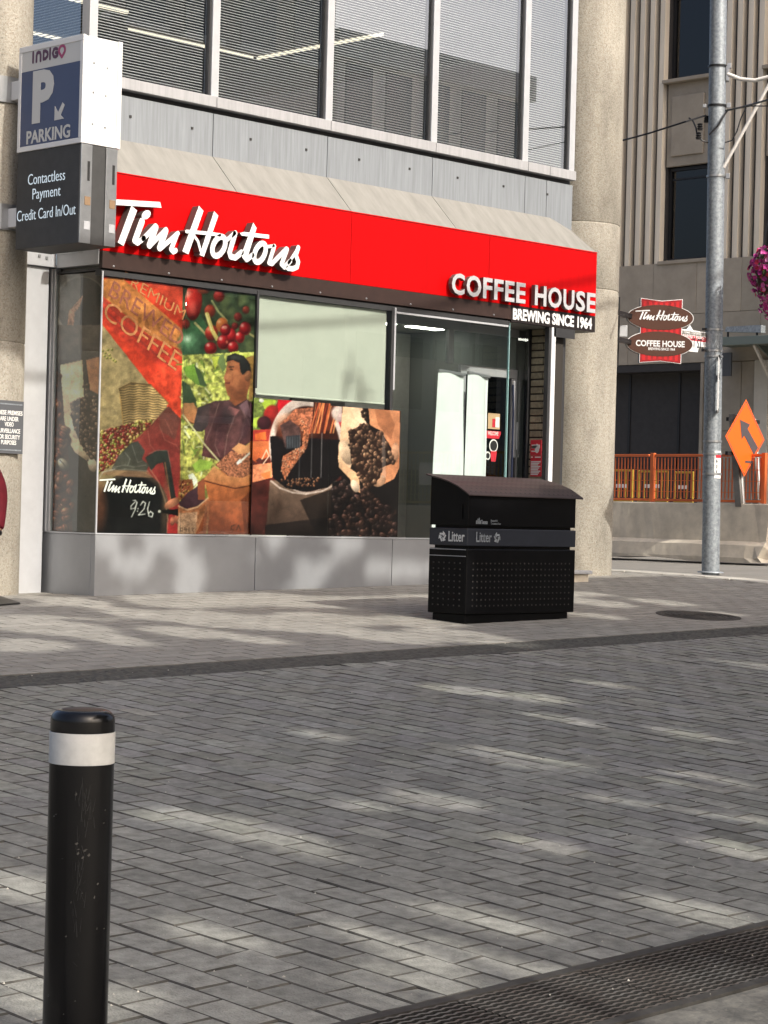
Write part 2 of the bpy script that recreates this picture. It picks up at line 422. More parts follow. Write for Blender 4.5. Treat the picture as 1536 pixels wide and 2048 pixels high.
def paver(b, x, y, lx, ly, bev=.006, dzmax=.004):
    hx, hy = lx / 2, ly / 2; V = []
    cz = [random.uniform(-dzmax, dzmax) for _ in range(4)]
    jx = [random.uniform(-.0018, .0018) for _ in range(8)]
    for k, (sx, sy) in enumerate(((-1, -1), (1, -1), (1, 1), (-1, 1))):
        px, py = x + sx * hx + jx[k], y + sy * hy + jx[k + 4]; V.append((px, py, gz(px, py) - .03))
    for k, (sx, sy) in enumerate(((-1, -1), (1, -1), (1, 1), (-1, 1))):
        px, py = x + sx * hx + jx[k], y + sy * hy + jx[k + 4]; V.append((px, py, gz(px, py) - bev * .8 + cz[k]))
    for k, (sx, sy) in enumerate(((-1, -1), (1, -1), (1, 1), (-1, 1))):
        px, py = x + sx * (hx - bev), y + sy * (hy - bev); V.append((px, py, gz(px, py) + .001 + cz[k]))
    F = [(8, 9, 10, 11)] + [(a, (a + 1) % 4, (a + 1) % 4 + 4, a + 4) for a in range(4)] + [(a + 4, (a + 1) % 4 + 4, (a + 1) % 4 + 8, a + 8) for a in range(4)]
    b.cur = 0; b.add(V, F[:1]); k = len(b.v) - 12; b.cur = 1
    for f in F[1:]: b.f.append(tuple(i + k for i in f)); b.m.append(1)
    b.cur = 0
def visible(x, y, m=120):
    p = proj((x, y, gz(x, y))); return -m * 6 < p[0] < 1536 + m * 4 and p[1] < 2048 + m * 3
cells = []
PW, PL = .150, .252
ix = 0; x = -11.0
while x < 8.9:
    off = (PL / 2 if ix % 2 else 0) + random.uniform(-.012, .012); y = -10.22 + off - PL
    while y < -4.22:
        y0, y1 = max(y, -10.225), min(y + PL, -4.215)
        if y1 - y0 > .03:
            cy = (y0 + y1) / 2
            if visible(x, cy): cells.append((np.hypot(x - CAM[0], cy - CAM[1]), x, cy, y1 - y0))
        y += PL
    x += PW; ix += 1
cells.sort()
pm = MB()
for i, (d, x, y, L) in enumerate(cells):
    g = random.uniform(.0035, .007)
    dz = .0022 + .003 * (random.random() < .08)
    if i < 298:
        b = MB(); paver(b, x, y, PW - g, L - g, .0045, dz); b.build('paver', ['paver', 'joint_dirt_shade'], road)
    else:
        t = random.gauss(1, .10); pm.tint = (.222 * t, .222 * t * random.uniform(.98, 1.02), .200 * t * random.uniform(.96, 1.05)); paver(pm, x, y, PW - g, L - g, .0045, dz)
o = pm.build('pavers', ['paver_mass', 'joint_dirt_shade'], road); o['kind'] = 'stuff'
pm = MB(); iy = 0; y = -3.77
while y < 2.2:
    x = -11. + (0.15 if iy % 2 else 0)
    while x < 8.55:
        if visible(x, y, 90) and not (.02 < x < 6.2 and y > .02):
            t = random.gauss(1, .06); pm.tint = (.262 * t, .252 * t, .226 * t); paver(pm, x, y + .075, .294, .1455, .003, .0012)
        x += .30
    y += .15; iy += 1
o = pm.build('pavers', ['walk_mass', 'walk_dirt'], walk); o['kind'] = 'stuff'
# flush rough stone strip between pavement and road
def strip(u, v):
    x = -14 + 22.4 * u; y = -4.205 + .42 * v
    e = 1. if 0 < v < 1 else .3
    return (x, y, gz(x, y) - .001 + e * rng.uniform(-.006, .006))
struct(grid_mesh('kerb_strip', strip, 700, 9, None).build('kerb_strip', 'kerb_rock'))
# concrete kerb along the side street
kb = MB()
for y0 in np.arange(-9.5, 14, 1.5):
    x0, x1 = 8.64, 9.0; V = []
    for (xx, yy) in ((x0, y0), (x1, y0), (x1, y0 + 1.49), (x0, y0 + 1.49)): V.append((xx, yy, gz(xx, yy) - .2))
    for (xx, yy) in ((x0, y0), (x1, y0), (x1, y0 + 1.49), (x0, y0 + 1.49)): V.append((xx, yy, gz(xx, yy) + .012))
    kb.add(V, [(4, 5, 6, 7), (0, 1, 5, 4), (1, 2, 6, 5), (2, 3, 7, 6), (3, 0, 4, 7)])
struct(kb.build('street_kerb', 'concrete_pale', bevel=.01))
# loose grit and small litter caught in the joints
gm = MB()
for k in range(260):
    px, py = rng.uniform(0, 1536), rng.uniform(1270, 2040); p = onG(px, py); r = rng.uniform(.002, .006)
    if p[1] < -10.7: continue
    gm.add([(p[0] + r * math.cos(a) * rng.uniform(.6, 1.2), p[1] + r * math.sin(a) * rng.uniform(.6, 1.2), p[2] + .002) for a in (0, 1.6, 3.1, 4.7)] + [(p[0], p[1], p[2] + r * 1.4)],
           [(0, 1, 4), (1, 2, 4), (2, 3, 4), (3, 0, 4)])
o = gm.build('grit', 'concrete_pale'); o['kind'] = 'stuff'

# trench drain: two side rails, cast grate sections with wavy bars, a dark channel below
drain = thing('trench_drain', 'long cast iron trench drain grate with wavy bars crossing the paved road', 'drain grate', (-6, -10.43, gz(-6, -10.43)))
def gp(x, y, dz=0.): return (x, y, gz(x, y) + dz)
for yy in (-10.25, -10.70):
    b = MB()
    V = [gp(xx, yy + dy, dz) for xx in (-16, 14) for dy, dz in ((-.02, -.15), (.02, -.15), (.02, .005), (-.02, .005))]
    b.add(V, [(0, 1, 5, 4), (1, 2, 6, 5), (2, 3, 7, 6), (3, 0, 4, 7)]); b.build('side_rail', 'iron', drain)
b = MB(); b.add([gp(-16, -10.72, -.09), gp(14, -10.72, -.09), gp(14, -10.23, -.09), gp(-16, -10.23, -.09)], [(0, 1, 2, 3)]); b.build('channel_floor', 'joint_sand', drain)
sec = .60; x = -9.0; nsec = 0
def barline(b, x0, x1, y, amp, w, ph):
    n = 44; V = []
    for i in range(n + 1):
        xx = x0 + (x1 - x0) * i / n; yy = y + amp * math.sin(2 * math.pi * (xx / .054) + ph)
        V += [gp(xx, yy - w / 2, -.03), gp(xx, yy + w / 2, -.03), gp(xx, yy + w / 2, .003), gp(xx, yy - w / 2, .003)]
    F = []
    for i in range(n):
        k = 4 * i; F += [(k + 3, k + 2, k + 6, k + 7), (k, k + 3, k + 7, k + 4), (k + 1, k + 5, k + 6, k + 2)]
    k0 = len(b.f); b.add(V, F)
    for j in range(len(F)): b.m[k0 + j] = 0 if j % 3 == 0 else 1
while x < -2.5:
    if visible(x + .3, -10.43, 200):
        b = MB(); ny = 15; b.cur = 0
        for j in range(ny):
            barline(b, x + .004, x + sec - .004, -10.283 - j * (.385 / (ny - 1)), .0040, .0095, 0)
        for xx in np.linspace(x + .01, x + sec - .01, 12):
            b.cur = 1; V = [gp(xx - .004, -10.675, -.03), gp(xx + .004, -10.675, -.03), gp(xx + .004, -10.275, -.03), gp(xx - .004, -10.275, -.03),
                 gp(xx - .004, -10.675, -.014), gp(xx + .004, -10.675, -.014), gp(xx + .004, -10.275, -.014), gp(xx - .004, -10.275, -.014)]
            b.cur = 1; b.add(V, [(4, 5, 6, 7), (0, 1, 5, 4), (2, 3, 7, 6), (1, 2, 6, 5), (3, 0, 4, 7)])
        b.build('grate_section', ['grate_top', 'grate_side'], drain)
    x += sec
# manhole in the pavement
mh = thing('manhole_cover', 'round dark iron manhole cover set in the pavement beside the black bin', 'manhole cover', (4.63, -3.0, gz(4.63, -3.0)))
def tilt(b, c):
    b.v = [(x, y, z + gz(x, y)) for x, y, z in b.v]; return b
tilt(MB().lathe([(.39, .002), (.39, .006), (.345, .006), (.345, .002)], (4.63, -3.0, 0), 40), 0).build('ring_frame', 'iron', mh)
b = MB().lathe([(0.001, .003), (.34, .003)], (4.63, -3.0, 0), 40)
for rr in (.06, .12, .18, .24, .30):
    b.lathe([(rr - .012, .003), (rr - .010, .009), (rr + .010, .009), (rr + .012, .003)], (4.63, -3.0, 0), 36)
tilt(b, 0).build('lid', 'iron', mh)

# ================================================================== CORNER SHOP
shop = thing('shop_building', 'corner coffee shop with red fascia, poster covered windows and grey upper storey', 'shop building', (0, 0, 0))
PY = .363   # recess of the upper storey
def P(name, b, m, bevel=0., **k): return b.build(name, m, shop, bevel, **k)
for x0, x1 in ((.0, 1.855), (1.863, 3.668), (3.676, 5.36)):
    P('plinth_panel', MB().box(x0, x1, 0, .06, -.15, .527), 'alu_panel', .004)
P('plinth_panel', MB().box(0, .055, .063, .765, -.15, .527), 'alu_panel', .004)
P('plinth_cap', MB().box(-.006, 5.36, -.006, .055, .530, .542).box(-.006, .05, .058, .765, .530, .542), 'alu_light', .002)
# storefront frame
P('window_mullion', MB().box(1.815, 1.84, .012, .09, 1.90, 2.80), 'alu_dark', .003)
P('window_mullion', MB().box(3.60, 3.635, .014, .09, .543, 2.80), 'alu_dark', .003)
P('glass_joint', MB().box(1.818, 1.828, .024, .04, .543, 1.898), 'alu_dark')
P('window_mullion', MB().box(3.636, 3.658, .012, .09, 1.99, 2.80), 'alu_light', .003)
P('corner_post', MB().box(.0, .014, .0, .014, .543, 2.80), 'alu_light', .002)
P('head_rail', MB().box(0.0, 5.36, .02, .10, 2.765, 2.81), 'alu_dark')
P('head_rail', MB().box(3.66, 5.33, .012, .05, 2.745, 2.763), 'alu_light')
for x0, x1 in ((.016, 1.813), (1.843, 3.598), (3.66, 5.352)):
    P('window_pane', MB().box(x0, x1, .026, .034, .546, 2.764), 'shop_glass')
P('window_pane', MB().box(.012, .02, .018, .665, .546, 2.80), 'shop_glass')
P('glass_edge', MB().box(5.354, 5.366, .02, .042, .30, 2.79), 'glass_edge')
# left return: jamb, silver head band, pilaster
P('jamb', MB().box(.0, .06, .668, .70, .543, 2.86), 'alu_light', .003)
P('jamb', MB().box(-.012, .05, .703, .735, .543, 2.86), 'alu_light', .003)
P('pilaster', MB().box(-.33, -.05, .69, 1.3, -.1, 2.862), 'alu_light', .004)
P('head_band', MB().box(-.33, -.004, .655, 1.2, 2.866, 3.03), 'alu_light', .004)
P('head_band', MB().box(-.004, .09, .054, .652, 2.862, 3.03), 'alu_light', .004)
P('cover_plate', MB().box(-.014, -.006, .27, .62, 2.975, 3.0), 'steel')
for y0, z0 in ((-.19, 2.95), (-.11, 2.94)): P('bolt', MB().obox((y0, .652, z0), (.012, 0, 0), (0, .006, 0), (0, 0, .012)), 'steel')
# fascia: red board, brown base strip, black end strip, soffit, sloping cover
fas = P('fascia', MB().box(.0, 2.993, -.0, .05, 2.975, 3.655), 'awning_red', .003)
for x0, x1 in ((2.997, 4.99), (4.994, 6.742)): MB().box(x0, x1, -.0, .05, 2.975, 3.655).build('fascia_board', 'awning_red', fas, .003)
MB().box(.0, 6.742, -.006, .03, 3.657, 3.668).build('drip_edge', 'awning_red', fas, .002)
MB().box(.0, 5.36, .002, .05, 2.826, 2.973).build('base_strip', 'fascia_brown', fas, .003)
MB().box(5.362, 6.742, .001, .05, 2.80, 2.973).build('base_strip', 'black_strip', fas, .003)
for x in np.arange(.12, 5.3, .62):
    bo = MB(); bo.lathe([(.001, .01), (.008, .008), (.011, 0)], (0, 0, 0), 8); bo.v = [(x + a, .002 - c, 2.85 + b_) for a, b_, c in bo.v]; bo.build('bolt', 'steel', fas)
seg = [.0, 1.526, 2.995, 4.492, 6.37]
for a, b_ in zip(seg, seg[1:]):
    e = .004; b = MB(); x1b = b_ - e; x1f = (b_ - e if b_ < 6.3 else 6.742)
    V = [(a + e, PY - .002, 4.028), (x1b, PY - .002, 4.028), (x1f, 0, 3.660), (a + e, 0, 3.660)]
    V += [(x, y + .012, z - .03) for x, y, z in V]
    b.add(V, [(0, 1, 2, 3), (7, 6, 5, 4), (0, 4, 5, 1), (1, 5, 6, 2), (2, 6, 7, 3), (3, 7, 4, 0)])
    P('awning_panel', b, 'awning_cloth')
b = MB(); b.add([(6.372, PY - .002, 4.028), (6.742, PY - .002, 3.926), (6.742, 0.0, 3.657), (6.372, PY + .01, 4.0), (6.742, PY + .01, 3.89), (6.742, .01, 3.62)],
                [(0, 1, 2), (5, 4, 3), (0, 3, 4, 1), (1, 4, 5, 2), (2, 5, 3, 0)])
P('awning_panel', b, 'awning_cloth')
P('fascia_end', MB().box(6.72, 6.742, .052, PY + .3, 2.80, 3.62), 'awning_cloth')
P('fascia_end', MB().box(-.0, .02, .052, PY, 3.04, 3.6), 'awning_cloth')
P('soffit', MB().box(5.36, 6.72, .055, 1.0, 2.80, 2.815), 'awning_cloth')
P('soffit', MB().box(.02, 5.36, .055, .9, 2.812, 2.83), 'alu_dark')
# upper storey
mull = [.11, 1.526, 2.995, 4.492, 5.92, 6.70]
jo = [.10, 1.526, 2.995, 4.492, 5.94, 6.30, 6.742]
for a, b_ in zip(jo, jo[1:]):
    P('band_panel', MB().box(a + .004, b_ - .004, PY, PY + .06, 3.60, 4.425), 'band', .003)
    P('sill_panel', MB().box(a + .003, b_ - .003, PY - .045, PY + .08, 4.475, 4.575), 'sill_grey', .004)
P('shadow_gap', MB().box(.10, 6.74, PY + .045, PY + .08, 4.42, 4.48), 'alu_dark')
for a in np.arange(.55, 6.4, .72): P('bolt', MB().obox((a, PY - .003, 4.27 + .02 * math.sin(a * 9)), (.011, 0, 0), (0, .005, 0), (0, 0, .011)), 'stone_dark')
for i, x in enumerate(mull):
    P('window_mullion', MB().box(x - .045, x + .045, PY - .012, PY + .10, 4.578, 7.5), 'alu_light', .004)
    if i < 5: P('window_gasket', MB().box(mull[i + 1] - .066, mull[i + 1] - .047, PY + .01, PY + .06, 4.578, 7.5), 'alu_dark')
for a, b_ in zip(mull, mull[1:]):
    P('window_pane', MB().box(a + .047, b_ - .067, PY + .03, PY + .04, 4.58, 7.5), 'office_glass')
    bl = MB(); z = 4.60; th = R(38)
    while z < 6.6:
        w = .0125; dy, dz = w * math.cos(th), w * math.sin(th)
        bl.add([(a + .05, PY + .085 - dy, z - dz), (b_ - .075, PY + .085 - dy, z - dz), (b_ - .075, PY + .085 + dy, z + dz), (a + .05, PY + .085 + dy, z + dz)], [(0, 1, 2, 3)])
        z += .0255
    o = P('blind_slats', bl, 'slat'); o['kind'] = 'stuff'
# left return of the upper storey
P('band_panel', MB().box(.10, .16, PY + .07, 1.4, 3.04, 4.425), 'band', .003)
P('sill_panel', MB().box(.06, .18, PY + .09, 1.4, 4.475, 4.575), 'sill_grey', .004)
P('window_pane', MB().box(.12, .128, PY + .07, 1.4, 4.58, 7.5), 'office_glass')
bl = MB(); z = 4.60
while z < 6.6:
    w = .0125; dx, dz = w * math.cos(R(38)), w * math.sin(R(38))
    bl.add([(.18 - dx, .45, z - dz), (.18 - dx, 1.4, z - dz), (.18 + dx, 1.4, z + dz), (.18 + dx, .45, z + dz)], [(0, 1, 2, 3)]); z += .0255
o = P('blind_slats', bl, 'slat'); o['kind'] = 'stuff'
# shell: rooms behind the glass
P('upper_wall', MB().box(.06, 6.74, PY, 6.0, 7.5, 12.0).box(6.60, 6.742, PY + .09, 6.0, 2.85, 7.48), 'band')
P('upper_room', MB().box(.2, 6.6, 5.6, 5.7, 4.3, 7.5).box(.14, 6.6, PY + .11, 5.6, 4.36, 4.42).box(.14, 6.6, PY + .11, 5.6, 5.96, 6.0), 'office')
for (x0, y0, x1, y1) in ((.95, 3.0, 2.6, 3.030), (3.1, 3.6, 4.9, 3.630), (1.2, 4.6, 3.4, 4.630), (4.95, 1.6, 4.98, 3.6)):
    P('ceiling_light', MB().box(x0, x1, y0, y1, 5.925, 5.955), 'lamp_glow')
P('shop_room', MB().box(.07, 6.6, 4.6, 4.7, 0, 2.9).box(.06, .10, .70, 4.6, -.1, 2.9).box(6.16, 6.6, .62, 4.6, -.1, 2.9), 'dark_room')
P('shop_ceiling', MB().box(.1, 6.16, .10, 4.6, 2.835, 2.9), 'office_pale')
P('bounce_wall', MB().box(3.3, 6.15, 2.2, 2.25, .13, 2.82), 'office_pale')  # pale wall added to brighten the view through the entrance glass
P('door_opening', MB().box(4.3, 5.1, 2.17, 2.197, .13, 2.2), 'office')
P('shop_floor', MB().box(.08, 6.16, .07, 4.6, .02, .12), 'floor_tile')
P('counter', MB().box(1.0, 3.6, 3.0, 3.6, .12, 1.15).box(.95, 3.65, 2.95, 3.65, 1.152, 1.19), 'office', .01)
for x0, y0 in ((3.9, 1.5), (4.7, 1.5), (5.45, 1.5), (2.2, 1.8)):
    P('ceiling_light', MB().box(x0, x0 + .5, y0, y0 + .12, 2.822, 2.833), 'shop_lamp')
# entrance: door set back behind the glass, side light, brick pier, white jamb
YD = .56
P('transom_frame', MB().box(4.2, 6.14, YD, YD + .05, 2.72, 2.83).box(5.02, 5.06, YD, YD + .05, 2.37, 2.72).box(5.06, 5.10, YD + .005, YD + .055, 2.37, 2.72), 'alu_light', .003)
P('window_pane', MB().box(4.2, 6.12, YD + .02, YD + .026, 2.385, 2.715), 'shop_glass')
door = P('door', MB().box(5.22, 6.13, YD, YD + .05, 2.27, 2.365).box(6.04, 6.13, YD, YD + .05, .14, 2.268).box(5.22, 5.30, YD, YD + .05, .14, 2.268)
         .box(5.302, 6.038, YD, YD + .05, .14, .30).box(5.302, 6.038, YD, YD + .05, .98, 1.04), 'alu_light', .004)
MB().box(5.303, 6.037, YD + .02, YD + .028, .303, 2.266).build('door_pane', 'dark_glass', door)
MB().box(6.05, 6.10, YD - .05, YD - .004, 1.05, 1.42).build('push_handle', 'alu_dark', door, .006)
MB().box(6.115, 6.127, YD - .03, YD - .003, 1.5, 1.8).build('door_closer_pull', 'steel', door, .003)
MB().tube([(6.02, YD - .03, .4), (6.02, YD - .045, .9), (6.02, YD - .045, 1.9), (6.02, YD - .03, 2.2)], .012, 8).build('handle_rail', 'sign_blue', door, smooth=True)
P('window_pane', MB().box(6.12, 6.128, .40, .555, .14, 2.80), 'shop_glass')
P('side_frame', MB().box(6.10, 6.16, .385, .40, .12, 2.80), 'alu_dark')
P('entrance_step', MB().box(5.36, 6.2, .0, .62, -.1, .135), 'concrete')
pier = P('brick_pier', MB().box(6.135, 6.30, .075, .382, .0, 2.798), 'mortar')
bz = .16; row = 0
while bz < 2.74:
    hts = .0625
    cut = [.085, .205, .375] if row % 2 else [.085, .375]
    for a, b_ in zip(cut, cut[1:]):
        MB().box(6.122 + random.uniform(0, .004), 6.16, a + .005, b_ - .005, bz, bz + hts).build('brick', 'brick', pier, .006)
    bz += .078; row += 1
P('white_jamb', MB().box(6.02, 6.085, .0, .07, .0, 2.798), 'sign_white', .004)
P('jamb', MB().box(5.985, 6.018, .01, .07, .0, 2.798), 'alu_dark', .003)
P('end_wall', MB().box(6.31, 6.37, .10, .70, .0, 2.798), 'alu_dark', .003)
P('corner_bracket', MB().box(6.05, 6.40, -.0, .01, 2.70, 2.798), 'alu_dark')
# grey stone step by the column
stp = thing('stone_step', 'low grey stone step with a metal top between the black bin and the column', 'step', onG(1160, 1160))
px = onG(1160, 1162)
MB().box(px[0] - .55, px[0] + .02, px[1] - .1, px[1] + .16, px[2] - .05, px[2] + .075).build('step_base', 'concrete', stp, .006)
MB().box(px[0] - .56, px[0] + .05, px[1] - .13, px[1] + .17, px[2] + .078, px[2] + .115).build('step_top', 'alu_light', stp, .006)

# red board lettering -------------------------------------------------
LY = -.105
WZ = [(0, 0)]
def z1(a, b, Y=LY):
    p = onY(220 + a / 3.84, 380 + b / 3.84, Y); return (p[0], p[2])
def S(p): return [z1(*q) for q in p]
u = z1(510, 400)[0] - z1(400, 400)[0]; K = u / 110.      # metres per traced unit along x
kz = abs(z1(400, 500)[1] - z1(400, 400)[1]) / 100.
def rg(cx, cy, rx, ry, n=20): return S([(cx + rx * math.cos(t) - .28 * ry * math.sin(t), cy + ry * math.sin(t)) for t in (2 * math.pi * j / n for j in range(n + 1))])
W1 = lambda w: w * (K + kz) / 2
def script_letters():
    L = {}
    L['T'] = [S([(-45, 66), (385, 92), (396, 136), (-60, 108)]), S([(165, 120), (208, 158), (104, 430), (60, 402)])]
    L['i'] = stroke(S([(246, 240), (192, 388)]), W1(46)) + stroke(S([(193, 395), (212, 408), (262, 368)]), W1(34)) + [rg(278, 190, 33, 35)]
    L['m'] = stroke(S([(255, 375), (350, 275)]), W1(34)) + stroke(S([(352, 285), (303, 425)]), W1(46)) + stroke(S([(308, 428), (430, 302)]), W1(32)) + \
        stroke(S([(428, 312), (382, 445)]), W1(46)) + stroke(S([(390, 448), (522, 332)]), W1(32)) + stroke(S([(512, 345), (470, 455), (486, 474), (504, 464)]), W1(36))
    L['H'] = [S([(683, 122), (718, 160), (602, 494), (556, 470)]), S([(800, 162), (832, 198), (722, 512), (688, 498)])] + \
        stroke(S([(588, 318), (640, 322), (760, 334), (845, 345)]), W1(24)) + stroke(S([(642, 345), (676, 392), (697, 470)]), W1(20))
    L['o'] = stroke(rg(836, 432, 46, 74), W1(40)) + stroke(S([(880, 398), (925, 360), (958, 330)]), W1(30))
    L['r'] = stroke(S([(962, 332), (918, 480), (928, 512), (962, 520), (1012, 478)]), W1(40))
    L['t'] = [S([(1100, 250), (1126, 292), (1056, 520), (1006, 505)]), S([(998, 330), (1030, 322), (1222, 344), (1222, 374), (1010, 350)])] + stroke(S([(1030, 510), (1050, 535), (1095, 500)]), W1(36))
    L['o.'] = stroke(rg(1152, 482, 40, 72), W1(40)) + stroke(S([(1190, 440), (1258, 428)]), W1(22))
    L['n'] = stroke(S([(1262, 432), (1222, 560), (1244, 566), (1355, 452)]), W1(34)) + stroke(S([(1360, 455), (1318, 570), (1340, 592), (1385, 545)]), W1(36))
    L['s'] = stroke(S([(1372, 560), (1446, 445)]), W1(24)) + stroke(S([(1446, 442), (1428, 500), (1446, 550), (1436, 592), (1404, 606), (1366, 600)]), W1(36))
    return L
LET = script_letters()
def plane_letters(name, polys, Y0, Y1, mats, parent):
    V, F = union(polys); V3, F3, fm = extr(V, F, Y0 - Y1)
    b = place(V3, (0, Y0, 0), (1, 0, 0), (0, 0, 1), (0, -1, 0), None, F3, fm)
    return b.build(name, mats, parent)
for k, pl in LET.items():
    plane_letters('letter', pl, -.02, LY, ['sign_white', 'letter_side'], fas)
SCRIPT = union([p for v in LET.values() for p in v])
sx = [v[0] for v in SCRIPT[0]]; sz = [v[1] for v in SCRIPT[0]]
SB = (min(sx), max(sx), min(sz), max(sz))
def script_sign(name, o, U, W, N, width, depth, m, parent):
    k = width / (SB[1] - SB[0]); V = [((a - SB[0]) * k, (b - SB[2]) * k * 1.06) for a, b in SCRIPT[0]]
    V3, F3, fm = extr(V, SCRIPT[1], depth); return place(V3, o, U, W, N, None, F3, fm).build(name, [m, m], parent)
# COFFEE HOUSE in raised grey capitals
cY = -.075
xs0, xs1 = onY(904, 565, cY)[0], onY(1191, 610, cY)[0]; zb = onY(912, 588, cY)[2]; hh = onY(905, 548, cY)[2] - onY(905, 588, cY)[2]
WID = dict(C=.86, O=1.0, F=.64, E=.66, H=.84, U=.82, S=.70); WID[' '] = .42
word = 'COFFEE HOUSE'; gap = .13; tot = sum(WID[c] for c in word) + gap * (len(word) - 1); kx = (xs1 - xs0) / tot; x = xs0
for c in word:
    if c != ' ':
        V3, F3, fm = text_bm(c, hh, .05, .028); us = [v[0] for v in V3]
        k = WID[c] * kx / (max(us) - min(us)); V3 = [((a - min(us)) * k, b, d) for a, b, d in V3]
        place(V3, (x, -.025, zb + .005), (1, 0, 0), (0, 0, 1), (0, -1, 0), None, F3, fm).build('letter', ['letter_grey', 'letter_side'], fas)
    x += (WID[c] + gap) * kx
a, b_ = onY(1026, 640, -.01), onY(1184, 652, -.01)
text('lettering', 'BREWING SINCE 1964', .112, (a[0], -.001, 2.832), (1, 0, 0), (0, 0, 1), (0, -1, 0), 'sign_white', fas, depth=.008, bold=.035, width=b_[0] - a[0])
# roller blind and hanging banners behind the glass
zt, zbm = 2.762, onY(640, 798, .05)[2]
bl = P('roller_blind', grid_mesh('b', lambda u, v: (1.86 + 1.70 * u, .058 + .004 * math.sin(u * 6) , zbm + (zt - zbm) * v), 16, 8, None), 'blind_fabric', smooth=True)
MB().tube([(1.86, .058, zbm), (3.56, .058, zbm)], .012, 10).build('bottom_bar', 'blind_fabric', bl, smooth=True)
def banner(label, pts):
    t = thing('hanging_banner', label, 'banner', (onY(pts[0][0], 1075, .32)[0], .32, .13))
    tl, tr, br, bl_ = [onY(*p, .32) for p in pts]
    bl_[2] = br[2] = .16
    def fn(u, v):
        p = (bl_ * (1 - u) + br * u) * (1 - v) + (tl * (1 - u) + tr * u) * v
        return (p[0] + .012 * math.sin(v * 9 + u * 2) * (1 - v), p[1] + .018 * math.sin(u * 5 + v * 3), p[2])
    m_ = grid_mesh('b', fn, 14, 24, None).build('cloth', 'banner_white', t, smooth=True)
    MB().bar(tl + (0, 0, .012), tr + (0, 0, .012), .03, .03).build('top_rail', 'steel', t, .004)
    bb = MB().bar(bl_ + (0, 0, -.02), br + (0, 0, -.02), .03, .04); bb.build('bottom_rail', 'steel', t, .004)
banner('left white fabric banner hanging inside the shop window behind the bin', [(877, 743), (930, 752), (926, 1075), (862, 1075)])
banner('right white fabric banner hanging inside beside the shop door', [(936, 747), (979, 756), (966, 1075), (930, 1075)])
# papers stuck to the door and the side window
nb = thing('paper_notice', 'tan paper notice with a striped cup stuck on the glass door', 'notice', onY(986, 845, YD - .006))
def quadY(px0, py0, px1, py1, Y): a, b = onY(px0, py0, Y), onY(px1, py1, Y); return a[0], b[0], b[2], a[2]
x0, x1, z0, z1_ = quadY(976, 826, 999, 859, YD - .004)
MB().box(x0, x1, YD - .006, YD - .003, z0, z1_).build('sheet', 'paper_tan', nb)
MB().box(x0 + .07, x0 + .115, YD - .009, YD - .0065, z0 + .02, z0 + .11).build('cup_print', 'paper_red', nb)
MB().box(x0 + .12, x1 - .01, YD - .009, YD - .0065, z0 + .02, z0 + .13).build('print_block', 'paper_white', nb)
nb = thing('welcome_sticker', 'red WELCOME sticker on the glass door under a tan notice', 'sticker', onY(985, 870, YD - .006))
x0, x1, z0, z1_ = quadY(970, 861, 1001, 878, YD - .004)
MB().prism([(x0, z0), (x1 - .03, z0), (x1, z0 + .05), (x1, z1_), (x0, z1_)], lambda a, b, d: (a, d, b), YD - .003, YD - .006).build('sheet', 'paper_red', nb)
text('lettering', 'WELCOME', .04, ((x0 + x1) / 2, YD - .0065, z0 + .035), (1, 0, 0), (0, 0, 1), (0, -1, 0), 'paper_white', nb, depth=.001, bold=.02, align='C', width=.17)
nb = thing('cup_sticker', 'coffee cup sticker low on the glass door below the red welcome sticker', 'sticker', onY(983, 905, YD - .006))
x0, x1, z0, z1_ = quadY(972, 884, 994, 917, YD - .004)
cx, cz = (x0 + x1) / 2 + .03, (z0 + z1_) / 2
def disc(rx, rz, y, cx_, cz_, n=24): b = MB(); return b.prism([(cx_ + rx * math.cos(2 * math.pi * i / n), cz_ + rz * math.sin(2 * math.pi * i / n)) for i in range(n)], lambda a, b_, d: (a, d, b_), y, y - .002)
disc(.07, .07, YD - .003, cx, cz + .05).build('cup_rim', 'paper_white', nb); disc(.055, .055, YD - .006, cx, cz + .05).build('cup_coffee', 'ink_black', nb)
MB().prism([(cx - .04, cz - .12), (cx + .03, cz - .12), (cx + .05, cz - .01), (cx - .05, cz - .01)], lambda a, b, d: (a, d, b), YD - .009, YD - .011).build('cup_body', 'paper_red', nb)
disc(.045, .045, YD - .003, cx - .09, cz - .06).build('badge', 'paper_white', nb); disc(.03, .03, YD - .006, cx - .09, cz - .06).build('badge_centre', 'ink_black', nb)
def red_notice(label, py0, py1, lines, head):
    a, c = onX(1062, py0, 6.117), onX(1083, py1, 6.117); y0, y1 = a[1], c[1]; z1n, z0n = a[2], c[2]
    t = thing('red_notice', label, 'notice', (6.117, (y0 + y1) / 2, z0n))
    MB().box(6.112, 6.118, min(y0, y1), max(y0, y1), z0n, z1n).build('sheet', 'paper_red', t)
    yl, yr = max(y0, y1), min(y0, y1); w = yl - yr
    bb = MB()
    for (v, l0, l1) in lines:
        bb.box(6.109, 6.111, yl - w * l0, yl - w * l1, z1n - v * (z1n - z0n) - .006, z1n - v * (z1n - z0n) + .006)
    bb.build('print_lines', 'paper_white', t)
    if head:
        MB().box(6.109, 6.111, yl - w * .85, yl - w * .1, z1n - .09, z1n - .05).build('heading', 'paper_white', t)
        disc(.03, .05, 0, 0, 0).build('cup_print', 'paper_white', t).matrix_basis = Matrix.Translation((6.11, yr + .06, z0n + .07)) @ Matrix.Rotation(R(90), 4, 'Z')
red_notice('upper of two red notices on the side window by the brick pier', 880, 910, [(.42, .1, .6), (.5, .1, .5), (.75, .1, .45)], True)
